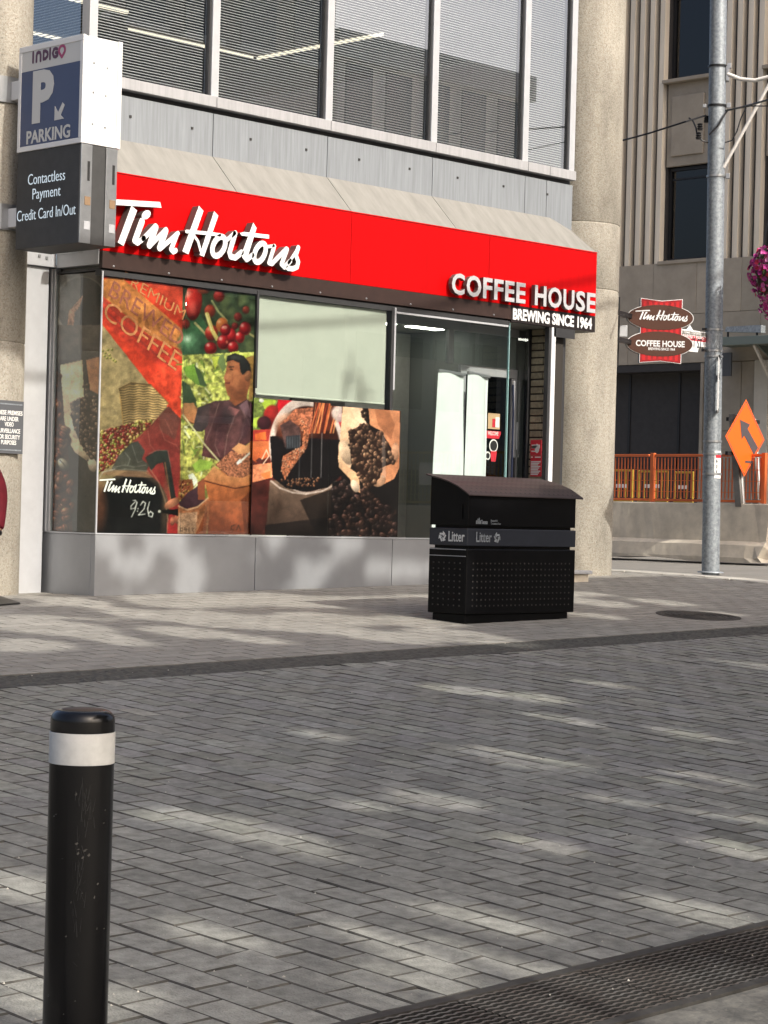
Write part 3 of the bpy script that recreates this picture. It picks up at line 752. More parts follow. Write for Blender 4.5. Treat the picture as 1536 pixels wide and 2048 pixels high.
red_notice('lower red notice with lines of white text on the side window by the brick pier', 911, 953,
           [(.08, .05, .2), (.08, .4, .9)] + [(.3 + .075 * i, .05, .9 - .1 * (i % 3)) for i in range(9)], False)
# ================================================================== COLUMNS
RC = .47
CL, CR = (-.725, .89), (7.505, .89)
def column(label, c, joints):
    t = thing('concrete_column', label, 'column', (c[0], c[1], gz(*c)), 'round aggregate concrete columns of the corner shop')
    zs = [-.3] + joints + [8.0]
    for a, b_ in zip(zs, zs[1:]):
        MB().lathe([(.001, a), (RC - .006, a + .0), (RC, a + .008), (RC, b_ - .016), (RC - .008, b_ - .008), (RC - .012, b_)], (c[0], c[1], 0), 64).build('drum', 'aggregate', t, smooth=True)
    return t
def colz(px, py, c): return atD(px, py, np.hypot(c[0] - CAM[0], c[1] - CAM[1]) * .995)[2]
column('round aggregate concrete column standing to the right of the red fascia', CR, [colz(1165, 583, CR), colz(1165, 452, CR)])
column('round aggregate concrete column behind the parking sign, left of the shop', CL, [colz(-20, 690, CL), colz(-20, 200, CL)])

# ================================================================== PARKING SIGN
XS, YS, YE, TH = -.74, -.62, .262, .395
zt_, zm_, zb_ = 4.62, 3.735, 2.92
pk = thing('parking_sign', 'blue and white parking sign box with black message panel, hung from the left column', 'parking sign', (XS + TH / 2, (YS + YE) / 2, zb_))
MB().box(XS + .01, XS + TH - .01, YS + .012, YE, zm_ + .004, zt_).build('upper_cabinet', 'white_metal', pk, .004)
MB().box(XS + .01, XS + TH - .01, YS + .02, YE, zb_, zm_).build('lower_cabinet', 'led_black', pk, .004)
fm_ = .045
for a in ((XS, XS + .03, YS, YE, zt_ - fm_, zt_ + .004), (XS, XS + .03, YS, YE, zm_ + .002, zm_ + fm_), (XS, XS + .03, YS, YS + fm_ * .9, zm_ + fm_ + .001, zt_ - fm_ - .001), (XS, XS + .03, YE - fm_ * .8, YE, zm_ + fm_ + .001, zt_ - fm_ - .001)):
    MB().box(*a).build('face_frame', 'white_metal', pk, .003)
MB().box(XS + TH - .03, XS + TH + .012, YS, YE, zm_ + .002, zt_ + .004).build('face_frame', 'white_metal', pk, .003)
zh = zt_ - fm_ - .165
MB().box(XS + .006, XS + .022, YS + .04, YE - .036, zm_ + fm_, zh).build('sign_face', 'sign_blue', pk)
MB().box(XS + .006, XS + .022, YS + .04, YE - .036, zh + .001, zt_ - fm_).build('sign_face', 'sign_header', pk)
XF = XS + .0055
U_, W_, N_ = (0, -1, 0), (0, 0, 1), (-1, 0, 0)
yc = (YS + YE) / 2
def ptxt(body, h, y, z, m, bold=.02, width=None, align='C', x=XF, depth=.003): return text('lettering', body, h, (x, y, z), U_, W_, N_, m, pk, depth=depth, bold=bold, width=width, align=align)
def tsz(px, py): p = onX(px, py, XF); return p[1], p[2]
ya, za = tsz(65, 122); yb, zb2 = tsz(118, 112); za -= .012
b = MB()
def seg_poly(polys, m, name='lettering', depth=.003):
    V, F = union(polys); V3, F3, f3 = extr(V, F, depth); place(V3, (XF, 0, 0), (0, 1, 0), W_, N_, None, F3, f3).build(name, [m, m], pk)
hI = .118; w0 = .026; yy = ya; LT = []
def YZ(a, bz): return (ya - a, za + bz * .68)
k_ = (ya - yb)
st = lambda pts: stroke([YZ(*p) for p in pts], w0)
LT += st([(.012, 0), (.012, hI)])                                        # I
LT += st([(.07, 0), (.07, .07), (.08, .1), (.105, hI - .008), (.13, .1), (.14, .07), (.14, 0)])   # n
LT += st([(.19, .01), (.19, hI - .01), (.225, hI - .012), (.255, .085), (.26, .06), (.255, .035), (.225, .012), (.19, .01)])  # D
LT += st([(.30, 0), (.30, hI)])
LT += st([(.42, .1), (.395, hI - .008), (.365, .105), (.345, .06), (.365, .015), (.395, .008), (.425, .02), (.425, .058), (.395, .058)])
kx_ = k_ / .45
LT = [[(ya - (ya - q[0]) * kx_, q[1]) for q in p] for p in LT]
seg_poly(LT, 'indigo_purple')
cy_ = ya - .50 * kx_; cz_ = za + .050
pin = stroke([(cy_ + .05 * kx_ * math.cos(t), cz_ + .036 * math.sin(t)) for t in np.linspace(-2.5 + math.pi * 2, -.64, 20)], .022) + stroke([(cy_ - .040 * kx_, cz_ - .022), (cy_, cz_ - .058), (cy_ + .040 * kx_, cz_ - .022)], .022)
seg_poly(pin, 'indigo_pink')
ya, za = tsz(64, 250); yb, zb2 = tsz(109, 140)
text('lettering', 'P', (zb2 - za) * .93, (XF, ya, za + .035), U_, W_, N_, ['sign_offwhite', 'sign_offwhite'], pk, depth=.003, bold=.05, width=ya - yb)
ya, za = tsz(109, 241); yb, zb2 = tsz(130, 204)
dA = ya - yb; dZ = zb2 - za
ar = [(0, 0), (.95, 0.02), (.62, .26), (1.0, .82), (.78, 1.0), (.36, .46), (.02, .86)]
MB().prism([(ya - a * dA, za + c * dZ) for a, c in ar], lambda a, c, d: (d, a, c), XF, XF - .003).build('arrow', 'sign_offwhite', pk)
ya, za = tsz(53, 288); yb, zb2 = tsz(140, 276)
text('lettering', 'PARKING', .105, (XF, ya, (za + zb2) / 2 + .005), U_, W_, N_, ['sign_offwhite'] * 2, pk, depth=.003, bold=.022, width=ya - yb)
XL = XS + .0095
for body, pa, pb in (('Contactless', (56, 369), (130, 361)), ('Payment', (65, 399), (121, 391)), ('Credit Card In/Out', (34, 442), (151, 430))):
    A, B = onX(*pa, XL), onX(*pb, XL)
    text('lettering', body, .092, (XL, A[1], (A[2] + B[2]) / 2), U_, W_, N_, ['led_text'] * 2, pk, depth=.002, bold=-.008, width=A[1] - B[1])
# narrow end of the lower cabinet: two steel strips with slots and seals
for x0, x1 in ((XS + .014, XS + .125), (XS + .27, XS + .385)):
    MB().box(x0, x1, YS + .006, YS + .019, zb_ + .003, zm_ - .003).build('end_strip', 'steel', pk, .003)
    xc = (x0 + x1) / 2 + .02
    MB().box(xc - .012, xc + .012, YS + .003, YS + .0055, zm_ - .30, zm_ - .14).build('handle_slot', 'ink_black', pk)
    MB().box(xc - .035, xc + .025, YS + .003, YS + .0055, zm_ - .50, zm_ - .43).build('seal', 'rust_spot', pk)
    MB().box(xc - .035, xc + .025, YS + .003, YS + .0055, zm_ - .70, zm_ - .63).build('seal', 'alu_light', pk)
for dx, dz in ((.12, .62), (.26, .60), (.12, .38), (.25, .37), (.12, .12), (.25, .11)):
    MB().obox((XS + dx, YS + .011, zm_ + dz + .05), (.007, 0, 0), (0, .004, 0), (0, 0, .007)).build('rivet', 'steel', pk)
for z0 in (4.20, 3.12):
    MB().box(XS + .03, XS + TH - .03, YE + .003, CL[1] - RC + .03, z0, z0 + .16).build('mounting_arm', 'white_metal', pk, .005)
    MB().lathe([(RC + .002, z0 - .02), (RC + .02, z0 - .02), (RC + .02, z0 + .20), (RC + .002, z0 + .20)], (CL[0], CL[1], 0), 48, R(150), R(330)).build('column_clamp', 'steel', pk)
# notice on the left column
ns = thing('notice_sign', 'grey video surveillance notice with white capitals on the left column', 'notice', (CL[0] - .35, CL[1] - .35, 1.1))
d_ = np.array([CL[0] - CAM[0], CL[1] - CAM[1]]); dd = np.linalg.norm(d_); n0 = -d_ / dd; r0_ = np.array([-n0[1], n0[0]])
an = math.asin(.325 / RC); n2 = n0 * math.cos(an) + r0_ * math.sin(an); rt = np.array([-n2[1], n2[0]])
ctr = np.array([*(np.array(CL) + n2 * (RC + .022)), 0]); Nn = np.array([*n2, 0]); Un = np.array([*rt, 0])
pz1, pz0 = atD(20, 803, dd - RC)[2], atD(20, 908, dd - RC)[2]
hw = .172; cz0 = (pz0 + pz1) / 2
MB().obox(ctr + np.array([0, 0, cz0]), Un * hw, Nn * .004, (0, 0, (pz1 - pz0) / 2)).build('plate', 'notice_grey', ns, .002)
for zz in (pz1 - .03, pz0 + .03): MB().obox(ctr + Nn * .0055 + np.array([0, 0, zz]), Un * (hw - .02), Nn * .001, (0, 0, .006)).build('border_line', 'galv', ns)
for body, py, wd in (('THESE PREMISES', 832, .235), ('ARE UNDER', 844, .165), ('VIDEO', 855, .08), ('SURVEILLANCE', 868, .20), ('FOR SECURITY', 880, .20), ('PURPOSES', 891, .135)):
    zz = atD(15, py - 1, dd - RC)[2]
    text('lettering', body, .036, ctr + Nn * .005 + np.array([0, 0, zz]), Un, (0, 0, 1), Nn, ['paper_white'] * 2, ns, depth=.0015, bold=.02, align='C', width=wd * 1.33)

# ================================================================== LITTER BIN
BX, BY, BD = 1.71, -2.76, .43
BL = float(onY(1149.5, 1155, BY)[0]) - BX
gb_ = gz(BX + .6, BY + .2) - .005
lb = thing('litter_bin', 'black metal litter bin with curved perforated hood on the pavement before the shop', 'litter bin', (BX + BL / 2, BY + BD / 2, gb_))
def bz_(py, px=941): return onY(px, py, BY)[2]
zB0, zB1 = bz_(1229), bz_(1098); zC0, zC1 = bz_(1092), bz_(1057); zD0, zD1 = bz_(1050), bz_(986)
MB().box(BX + .03, BX + BL - .05, BY + .03, BY + BD - .03, gz(BX, BY) - .06, zB0 - .001).build('base', 'satin_black', lb, .006)
MB().box(BX, BX + BL, BY, BY + BD, zB0, zB1).build('lower_body', 'satin_black', lb, .008)
MB().box(BX + .04, BX + BL - .04, BY + .03, BY + BD - .03, zB1 + .001, zD0 - .001).build('inner_core', 'satin_black', lb)
MB().box(BX, BX + BL + .0, BY - .0, BY + BD, zC0, zC1).build('label_band', 'bin_band', lb, .006)
up_ = MB(); zr = zD1 + .138
prof = [(0, zD1 + .0), (.10, zD1 + .052), (.2, zD1 + .088), (.32, zD1 + .118), (BD, zr)]
out = [(0, zD0)] + prof + [(BD, zD0)]
up_.prism([(BY + a, c - .006) for a, c in out], lambda a, c, d: (d, a, c), BX + .005, BX + BL - .01)
up_.build('upper_body', 'satin_black', lb, .004)
MB().box(BX - .003, BX + .004, BY + .06, BY + BD - .06, zD0 + .05, zD0 + .17).build('slot_flap', 'satin_black', lb)
hood = MB(); ho = [(-.035, zD1 - .022)] + prof + [(BD + .03, zr + .008)]
ov = ho + [(a, c + .012) for a, c in reversed(ho)]
hood.prism([(BY + a, c) for a, c in ov], lambda a, c, d: (d, a, c), BX - .03, BX + BL + .05)
hood = hood.build('hood', 'hood_metal', lb, .003)
def hz(a):
    for (a0, c0), (a1, c1) in zip(ho, ho[1:]):
        if a0 <= a <= a1: return c0 + (c1 - c0) * (a - a0) / (a1 - a0) + .0125, math.atan2(c1 - c0, a1 - a0)
pf = MB()
for a in np.linspace(.0, BD - .01, 9):
    z_, th = hz(a)
    for j, xx in enumerate(np.linspace(BX + .03, BX + BL + .0, 23)):
        c, s_ = math.cos(th), math.sin(th); n = 8
        pf.add([(xx + .0105 * math.cos(2 * math.pi * k / n), BY + a + .0105 * math.sin(2 * math.pi * k / n) * c, z_ + .001 + .0105 * math.sin(2 * math.pi * k / n) * s_) for k in range(n)], [tuple(range(n))])
o = pf.build('perforations', 'ink_black', hood); o['kind'] = 'stuff'
pf = MB()
for zz in np.linspace(zB0 + .07, zB1 - .12, 8):
    for yy in np.linspace(BY + .07, BY + BD - .06, 6): pf.obox((BX - .003, yy, zz), (.003, 0, 0), (0, .006, 0), (0, 0, .006))
    for xx in np.linspace(BX + .08, BX + BL - .08, 24): pf.obox((xx, BY - .002, zz), (.006, 0, 0), (0, .002, 0), (0, 0, .006))
o = pf.build('studs', 'iron', lb); o['kind'] = 'stuff'
for z0 in (zB1 - .065, zB1 - .010): MB().box(BX - .005, BX, BY + .01, BY + BD - .01, z0, z0 + .006).build('door_lip', 'alu_panel', lb)
def recycle(cx, cz, r, fn):
    polys = []
    for k in range(3):
        a = R(90 + 120 * k); ca, sa = math.cos(a), math.sin(a)
        for p in ([(r * .62, -r * .62), (r * .62, r * .10), (r * .95, r * .10), (r * .50, r * .62), (r * .02, r * .10), (r * .30, r * .10), (r * .30, -r * .62)],):
            polys.append([(cx + x_ * ca - y_ * sa, cz + x_ * sa + y_ * ca) for x_, y_ in p])
    b = MB()
    for p in polys: b.prism(p, fn, 0, .002)
    return b
zt2 = zC0 + .035
A, B = onY(952, 1085, BY), onY(983, 1085, BY)
text('lettering', 'Litter', .085, (A[0], BY - .0005, zt2), (1, 0, 0), (0, 0, 1), (0, -1, 0), ['galv'] * 2, lb, depth=.002, bold=.012, width=B[0] - A[0])
cc = onY(994, 1078, BY)
recycle(cc[0], zt2 + .036, .05, lambda a, c, d: (a, BY - .0005 - d, c)).build('recycling_mark', 'galv', lb)
A, B = onX(897, 1084, BX), onX(929, 1085, BX)
text('lettering', 'Litter', .085, (BX - .0005, A[1], zt2), (0, -1, 0), (0, 0, 1), (-1, 0, 0), ['reflective_white'] * 2, lb, depth=.002, bold=.012, width=A[1] - B[1])
cc = onX(885, 1077, BX)
recycle(cc[1], zt2 + .036, .05, lambda a, c, d: (BX - .0005 - d, a, c)).build('recycling_mark', 'reflective_white', lb)
A, B = onY(952, 1047, BY + .0), onY(975, 1047, BY)
tz = onY(960, 1048, BY)[2]
b = MB()
for dx, h_ in ((0, .03), (.018, .044), (.034, .052), (.05, .03)): b.box(A[0] + dx, A[0] + dx + .010, BY - .0015, BY + .001, tz, tz + h_)
b.build('city_mark', 'galv', lb)
text('lettering', 'Toronto', .034, (A[0] + .065, BY - .0005, tz), (1, 0, 0), (0, 0, 1), (0, -1, 0), ['galv'] * 2, lb, depth=.001, bold=.03, width=B[0] - A[0] - .065)
text('lettering', 'Beautiful', .018, (B[0] + .04, BY - .0005, tz + .022), (1, 0, 0), (0, 0, 1), (0, -1, 0), ['galv'] * 2, lb, depth=.001, width=.085)
text('lettering', 'Toronto.ca/litter', .018, (B[0] + .04, BY - .0005, tz - .002), (1, 0, 0), (0, 0, 1), (0, -1, 0), ['galv'] * 2, lb, depth=.001, width=.13)

# ================================================================== BOLLARD
bp = atD(150, 2048, 5.62); gbp = gz(bp[0], bp[1])
bl_c = atD(165, 1500, 5.62)
# lean a hair: base centre from the bottom, top centre from the cap
top_c = atD(166, 1428, 5.62); base_c = atD(143, 2100, 5.62)
bd = thing('bollard', 'black steel bollard with a white reflective band in the paved road', 'bollard', (base_c[0], base_c[1], gbp))
rb = 131 / 2 * 5.62 / FOC
tz_ = top_c[2] + .012
zb1, zb2_ = atD(160, 1527, 5.62)[2] + .004, atD(162, 1466, 5.62)[2] + .004
c0 = (top_c[0], top_c[1], 0)
MB().lathe([(rb * .985, gbp - .05), (rb * .985, zb1 - .0015)], c0, 56).build('post', 'gloss_black', bd, smooth=True)
MB().lathe([(rb * .985, zb1 - .001), (rb, zb1), (rb, zb2_), (rb * .985, zb2_ + .001)], c0, 56).build('reflective_band', 'reflective_white', bd, smooth=True)
rr = .028
MB().lathe([(rb * .98, zb2_ + .002), (rb * .98, tz_ - rr)] + [(rb * .98 - rr + rr * math.cos(t), tz_ - rr + rr * math.sin(t)) for t in np.linspace(.15, math.pi / 2, 8)] + [(.001, tz_ + .001)], c0, 56).build('cap', 'gloss_black', bd, smooth=True)
MB().lathe([(rb - rr - .004, tz_ + .0005), (rb - rr - .006, tz_ + .002), (.001, tz_ + .003)], c0, 40).build('cap_disc', 'iron_rust', bd, smooth=True)
vd = np.array([c0[0] - CAM[0], c0[1] - CAM[1]]); vd /= np.linalg.norm(vd); pr = np.array([vd[1], -vd[0]])
sc = MB()
for k in range(26):
    a = rng.uniform(-1.1, 1.1); zz = rng.uniform(gbp + .1, zb1 - .02); w, h_ = rng.uniform(.0012, .0035), rng.uniform(.001, .006)
    if k < 8: a = rng.uniform(-.1, .3); zz = rng.uniform(.02, .06) - .16; w *= 1.5
    rad = rb * .985 + .0006
    def pt(aa, z2): v = -vd * math.cos(aa) + pr * math.sin(aa); return (c0[0] + rad * v[0], c0[1] + rad * v[1], z2)
    da = w / rb
    sc.add([pt(a - da, zz), pt(a, zz - h_ * .6), pt(a + da, zz + h_ * .2), pt(a + da * .4, zz + h_)], [(0, 1, 2, 3)])
o = sc.build('scuffs', 'scuff', bd); o['kind'] = 'stuff'
sc = MB()
for k in range(70):
    cl = [(.05, -.08, .05), (.12, .0, .04), (-.05, -.30, .07), (.3, .02, .05), (.02, -.22, .03)][k % 5]
    a = cl[0] + rng.normal() * .10; zz = cl[1] + rng.normal() * cl[2]; L = rng.uniform(.006, .05); w_ = rng.uniform(.004, .02); sl_ = rng.normal() * .06
    if not (gbp + .02 < zz < zb1 - .06): continue
    sc.add([pt(a, zz), pt(a + w_, zz), pt(a + w_ * .6 + sl_, zz + L), pt(a + sl_, zz + L)], [(0, 1, 2, 3)])
o = sc.build('scuffs', 'scuff_sheen', bd); o['kind'] = 'stuff'  # wear marks that also paint the bollard's vertical highlight

# ================================================================== STREET POLE
pb_ = atD(1421, 1150, 25.5); pt_ = atD(1437, 0, 25.5)
ax = (pt_ - pb_) / (pt_[2] - pb_[2])
def pc(z): return pb_ + ax * (z - pb_[2])
zp = lambda py: atD(1428, py, 25.5)[2]
PR = .105
pole = thing('street_pole', 'tall galvanised street light pole at the kerb, carrying wires and brackets', 'street pole', pb_)
MB().tube([pc(gz(pb_[0], pb_[1]) - .05), pc(3), pc(9.5)], [PR, PR * .985, PR * .93], 32).build('shaft', 'galv', pole, smooth=True)
MB().lathe([(PR + .05, .0), (PR + .045, .012), (PR + .01, .02)], (pb_[0], pb_[1], gz(pb_[0], pb_[1])), 28).build('base_collar', 'galv', pole, smooth=True)
vp = np.array([pb_[0] - CAM[0], pb_[1] - CAM[1], 0]); vp /= np.linalg.norm(vp); rp = np.array([vp[1], -vp[0], 0])
for py in (133, 212, 353, 660, 702, 713, 883, 908, 948):
    z = zp(py); c = pc(z)
    MB().lathe([(PR + .001, -.012), (PR + .008, -.012), (PR + .008, .012), (PR + .001, .012)], c, 28).build('strap', 'steel' if py > 300 else 'metal_dark', pole, smooth=True)
    if py in (133, 212, 353): MB().obox(c + rp * (PR + .03) - vp * .03, rp * .025, vp * .02, (0, 0, .03)).build('clamp_bolt', 'steel', pole, .004)
def ap(px, py, d=25.5): return atD(px, py, d)
ends = [ap(1455, 148, 25.45), ap(1480, 158, 25.40), ap(1510, 161, 25.35), ap(1545, 152, 25.25), ap(1600, 132, 25.15), ap(1680, 120, 25.05)]
MB().tube(ends, .024, 14).build('curved_arm', 'white_paint', pole, smooth=True)
MB().obox(pc(zp(148)) + rp * (PR + .012), rp * .02, vp * .05, (0, 0, .09)).build('arm_plate', 'steel', pole, .006)
MB().tube([ap(1447, 335, 25.45), ap(1540, 165, 25.30), ap(1560, 128, 25.25)], .021, 12).build('brace', 'white_paint', pole, smooth=True)
for (px, py, d) in ((1400, 253, 25.40), (1397, 271, 25.35), (1413, 238, 25.55)):
    c = ap(px, py, d)
    MB().lathe([(.001, -.05), (.028, -.045), (.034, -.02), (.022, -.01), (.036, .0), (.024, .012), (.034, .03), (.001, .045)], c, 14).build('insulator', 'metal_dark', pole, smooth=True)
MB().obox(ap(1409, 212, 25.45), rp * .02, vp * .02, (0, 0, .02)).build('clamp_bolt', 'steel', pole, .004)
def wire(label, pts, r=.010, name='overhead_wire', cat='wire', mid=None):
    P_ = [np.array(p) for p in pts]; 
    o = MB().tube(P_, r, 8).build(name, 'metal_dark', None, smooth=True); tag(o, label, cat); return o
wire('black overhead wire running from the street pole to the left behind the round column', [ap(1411, 231, 25.5), ap(1372, 243, 25.2), ap(1300, 266, 25.6), ap(1245, 281, 26.0), ap(1100, 318, 27.5), ap(700, 400, 31)], .011)
wire('black wire leaving the pole to the right over the flower basket, upper of two', [ap(1452, 221, 25.45), ap(1480, 215, 25.15), ap(1510, 207, 24.2), ap(1545, 197, 23.8), ap(1750, 140, 22)], .012)
wire('thin black wire leaving the pole to the right, lower of two', [ap(1470, 218, 25.45), ap(1500, 212, 25.25), ap(1545, 212, 25.05), ap(1750, 214, 23)], .007)
wire('black cable crossing the front of the street pole below the second strap', [ap(1418, 270, 25.35), ap(1435, 252, 25.33), ap(1449, 230, 25.37), ap(1456, 219, 25.45)], .011, 'cable', 'cable')
wire('looped black cable hanging from the insulators at the left of the pole', [ap(1378, 236, 25.60), ap(1386, 242, 25.55), ap(1392, 256, 25.45), ap(1394, 270, 25.40), ap(1404, 281, 25.35), ap(1416, 285, 25.40)], .010, 'cable', 'cable')
wire('slack cable looping under the white brace right of the pole', [ap(1450, 285, 25.35), ap(1464, 281, 25.35), ap(1474, 262, 25.35), ap(1482, 236, 25.35), ap(1492, 216, 25.35)], .008, 'cable', 'cable')
wire('high overhead tram wire crossing the street in front of the shop', [(-14, -8, 8.75), (0, -8, 8.93), (2.2, -8, 9.0), (3.8, -8, 9.2), (7, -8, 9.85), (16, -8, 11.7)], .03)
# sticker on the pole
stc = thing('pole_sticker', 'white paper sticker with red heading strapped to the street pole at waist height', 'sticker', pc(zp(930)))
def onpole(a, z, rad): v = -vp * math.cos(a) + rp * math.sin(a); c = pc(z); return (c[0] + rad * v[0], c[1] + rad * v[1], z)
def wrap(b, a0, a1, z0, z1, rad, n=6):
    V = [onpole(a0 + (a1 - a0) * i / n, z, rad) for z in (z0, z1) for i in range(n + 1)]
    b.add(V, [(i, i + 1, n + 2 + i, n + 1 + i) for i in range(n)]); return b
wrap(MB(), .25, 1.25, zp(957), zp(902), PR + .003).build('sheet', 'paper_white', stc)
wrap(MB(), .40, 1.2, zp(916), zp(908), PR + .005).build('heading', 'paper_red', stc)
for body, py in (('NO', 926), ('ON', 937), ('ST', 948)):
    p = onpole(.45, zp(py), PR + .006); v = Vector((-vp * math.cos(.75) + rp * math.sin(.75))); tdir = Vector((0, 0, 1)).cross(v)
    text('lettering', body, .04, p, tdir, (0, 0, 1), v, ['ink_black'] * 2, stc, depth=.001, bold=.03, width=.045)
# edge-on plate clamped to the pole
ep = thing('edge_on_sign', 'traffic sign plate seen edge on, clamped to the right side of the pole', 'traffic sign', ap(1437, 760, 25.25))
A, B = ap(1440, 718, 25.33), ap(1433, 828, 25.33)
cz1 = (A + B) / 2; dirv = (vp + rp * .02); dirv /= np.linalg.norm(dirv); nrm = np.array([dirv[1], -dirv[0], 0])
cpl = cz1 - vp * .26
MB().obox(cpl, dirv * .30, nrm * .004, (0, 0, .31)).build('plate', 'white_metal', ep, .002)
for py in (716, 752, 758, 822):
    MB().bar(pc(zp(py)) + rp * PR * .6 - vp * PR * .7, cpl + np.array([0, 0, zp(py) - cpl[2]]) + dirv * .15, .025, .03).build('clamp', 'metal_dark', ep, .003)
# street name sign
sg = thing('street_name_sign', 'white street name sign with red district band, mounted on the pole behind the oval sign', 'street sign', ap(1400, 680, 25.45))
r0 = ap(1415, 680, 25.45)
Yp = float(r0[1]) + .02; xp0 = float(onY(1416, 680, Yp)[0])
def sgp(a, z, d): return (xp0 - a, Yp + d, z)
zl = lambda px, py: onY(px, py, r0[1] + .02)[2]
zt1, zb1_ = zl(1414, 665), zl(1414, 695)
Hs = zt1 - zb1_
outl = [(0.02, zb1_), (.02, zt1), (.16, zt1 + .02), (.22, zt1 + .075), (.28, zt1 + .02), (.85, zt1), (.85, zb1_), (.50, zb1_), (.47, zb1_ - .05), (.42, zb1_ - .065), (.38, zb1_ - .06), (.27, zb1_ - .05), (.22, zb1_)]
outl = [(0.02, zb1_), (.02, zt1), (.30, zt1 + .005), (.36, zt1 + .06), (.42, zt1 + .005), (.56, zt1), (.56, zb1_ - .07), (.2, zb1_ - .07), (.17, zb1_)]
MB().prism(outl, sgp, 0, .012).build('plate', 'sign_white', sg, .0)
MB().prism([(.03, zt1 - .005 - Hs * .30), (.03, zt1 - .012), (.55, zt1 - .012), (.55, zt1 - .005 - Hs * .30)], sgp, -.0015, -.0005).build('brown_band', 'timber_grey', sg)
MB().prism([(.03, zt1 - .01 - Hs * .60), (.03, zt1 - .005 - Hs * .32), (.55, zt1 - .005 - Hs * .32), (.55, zt1 - .01 - Hs * .60)], sgp, -.0015, -.0005).build('red_band', 'paper_red', sg)
for body, h_, aR, z_, m_, wd in (('Old Town Toronto', .035, .14, zt1 - Hs * .24, 'paper_white', .46), ('ST. LAWRENCE MARKET', .045, .05, zt1 - Hs * .55, 'paper_white', .56), ('FRONT ST.', .11, .10, zb1_ - .02, 'ink_black', .46)):
    text('lettering', body, h_, sgp(aR, z_, -.002), (1, 0, 0), (0, 0, 1), (0, -1, 0), [m_] * 2, sg, depth=.001, bold=.01, align='R', width=wd)
for py in (660, 702): MB().bar(sgp(.1, zp(py), .012), pc(zp(py)), .02, .03).build('clamp', 'metal_dark', sg)

# ================================================================== OVAL SHOP SIGN
dS = 24.80
oc = atD(1322, 662, dS)
vS = np.array([oc[0] - CAM[0], oc[1] - CAM[1], 0]); vS /= np.linalg.norm(vS)
nS = -(vS * math.cos(R(10)) + np.array([-vS[1], vS[0], 0]) * math.sin(R(10)))   # turned slightly to the right of the viewer
uS = np.array([-nS[1], nS[0], 0]); pxm = FOC / dS
osn = thing('oval_shop_sign', 'double oval brown and red striped coffee house sign on a bracket at the column', 'shop sign', oc)
cu_ = math.cos(R(10))
def sp(a, c, d): # a,c in photo pixels relative to centre
    return tuple(oc + uS * (a / pxm / cu_) + np.array([0, 0, -c / pxm]) + nS * d)
TH2 = .085
def ell(cx, cy, rx, ry, n=40): return [(cx + rx * math.cos(2 * math.pi * i / n), cy - ry * math.sin(2 * math.pi * i / n)) for i in range(n)]
bar_o = [(-40, -63.5), (0, -59), (40, -63.5), (40, 63), (0, 59), (-40, 63)]
def grow(p, g): return [(x_ * (1 + g / 40), y_ * (1 + g / 63)) for x_, y_ in p]
body_u = union([[(a, -c) for a, c in grow(bar_o, 1.6)], [(a, -c) for a, c in ell(-2, -27, 66.5, 26.5)], [(a, -c) for a, c in ell(-2, 26, 66.5, 26.5)]])
V3, F3, f3 = extr([(a, c) for a, c in body_u[0]], body_u[1], TH2)
b = MB(); b.v = [sp(a, -c, d - TH2) for a, c, d in V3]; b.f = F3; b.m = f3
b.build('cabinet', ['white_metal', 'metal_dark'], osn)
MB().prism(grow(bar_o, .2), sp, .0005, .003).build('stripe_panel', 'stripe_dark', osn)
stp_ = MB()
for k in range(7):
    a0 = -36 + 10.8 * k
    for c0_, c1_ in ((-60 , -48), (-5, 6), (47, 59.5)):
        bend = 3.5 * (1 - abs(a0 + 3) / 40)
        stp_.add([sp(a0, c0_ + (bend if c0_ < -20 else 0), .0036), sp(a0 + 6, c0_ + (bend if c0_ < -20 else 0), .0036), sp(a0 + 6, c1_ - (bend if c1_ > 40 else 0), .0036), sp(a0, c1_ - (bend if c1_ > 40 else 0), .0036)], [(0, 1, 2, 3)])
stp_.build('stripes', 'stripe_red', osn)['kind'] = 'stuff'
for cy0 in (-27, 26):
    MB().prism(ell(-2, cy0, 65, 25), sp, .0042, .006).build('oval', 'oval_brown', osn)
script_sign('lettering', sp(-52, -20, .0063), uS, (0, 0, 1), nS, 104 / pxm / cu_, .002, 'sign_white', osn)
text('lettering', 'COFFEE HOUSE', 11.5 / pxm, sp(-1, 31, .0063), uS, (0, 0, 1), nS, ['sign_white'] * 2, osn, depth=.002, bold=.03, align='C', width=97 / pxm / cu_)
text('lettering', 'BREWING SINCE 1964', 5 / pxm, sp(2, 38.5, .0063), uS, (0, 0, 1), nS, ['sign_white'] * 2, osn, depth=.002, bold=.02, align='C', width=53 / pxm / cu_)
for c_ in (-28, 24):
    p = np.array(sp(-58, c_, -.045)); q = np.array([CR[0] + .46 * .62, CR[1] - .46 * .78, p[2]])
    MB().bar(p, q, .05, .055).build('bracket_arm', 'metal_dark', osn, .004)
p = np.array(sp(-84, 0, -.06)); MB().obox(np.array([p[0], p[1], oc[2] - .02]), uS * .012, nS * .05, (0, 0, .40)).build('bracket_plate', 'metal_dark', osn, .003)
MB().obox(np.array(sp(-74, 2, -.04)), uS * .045, nS * .03, (0, 0, .065)).build('lamp_box', 'alu_light', osn, .004)
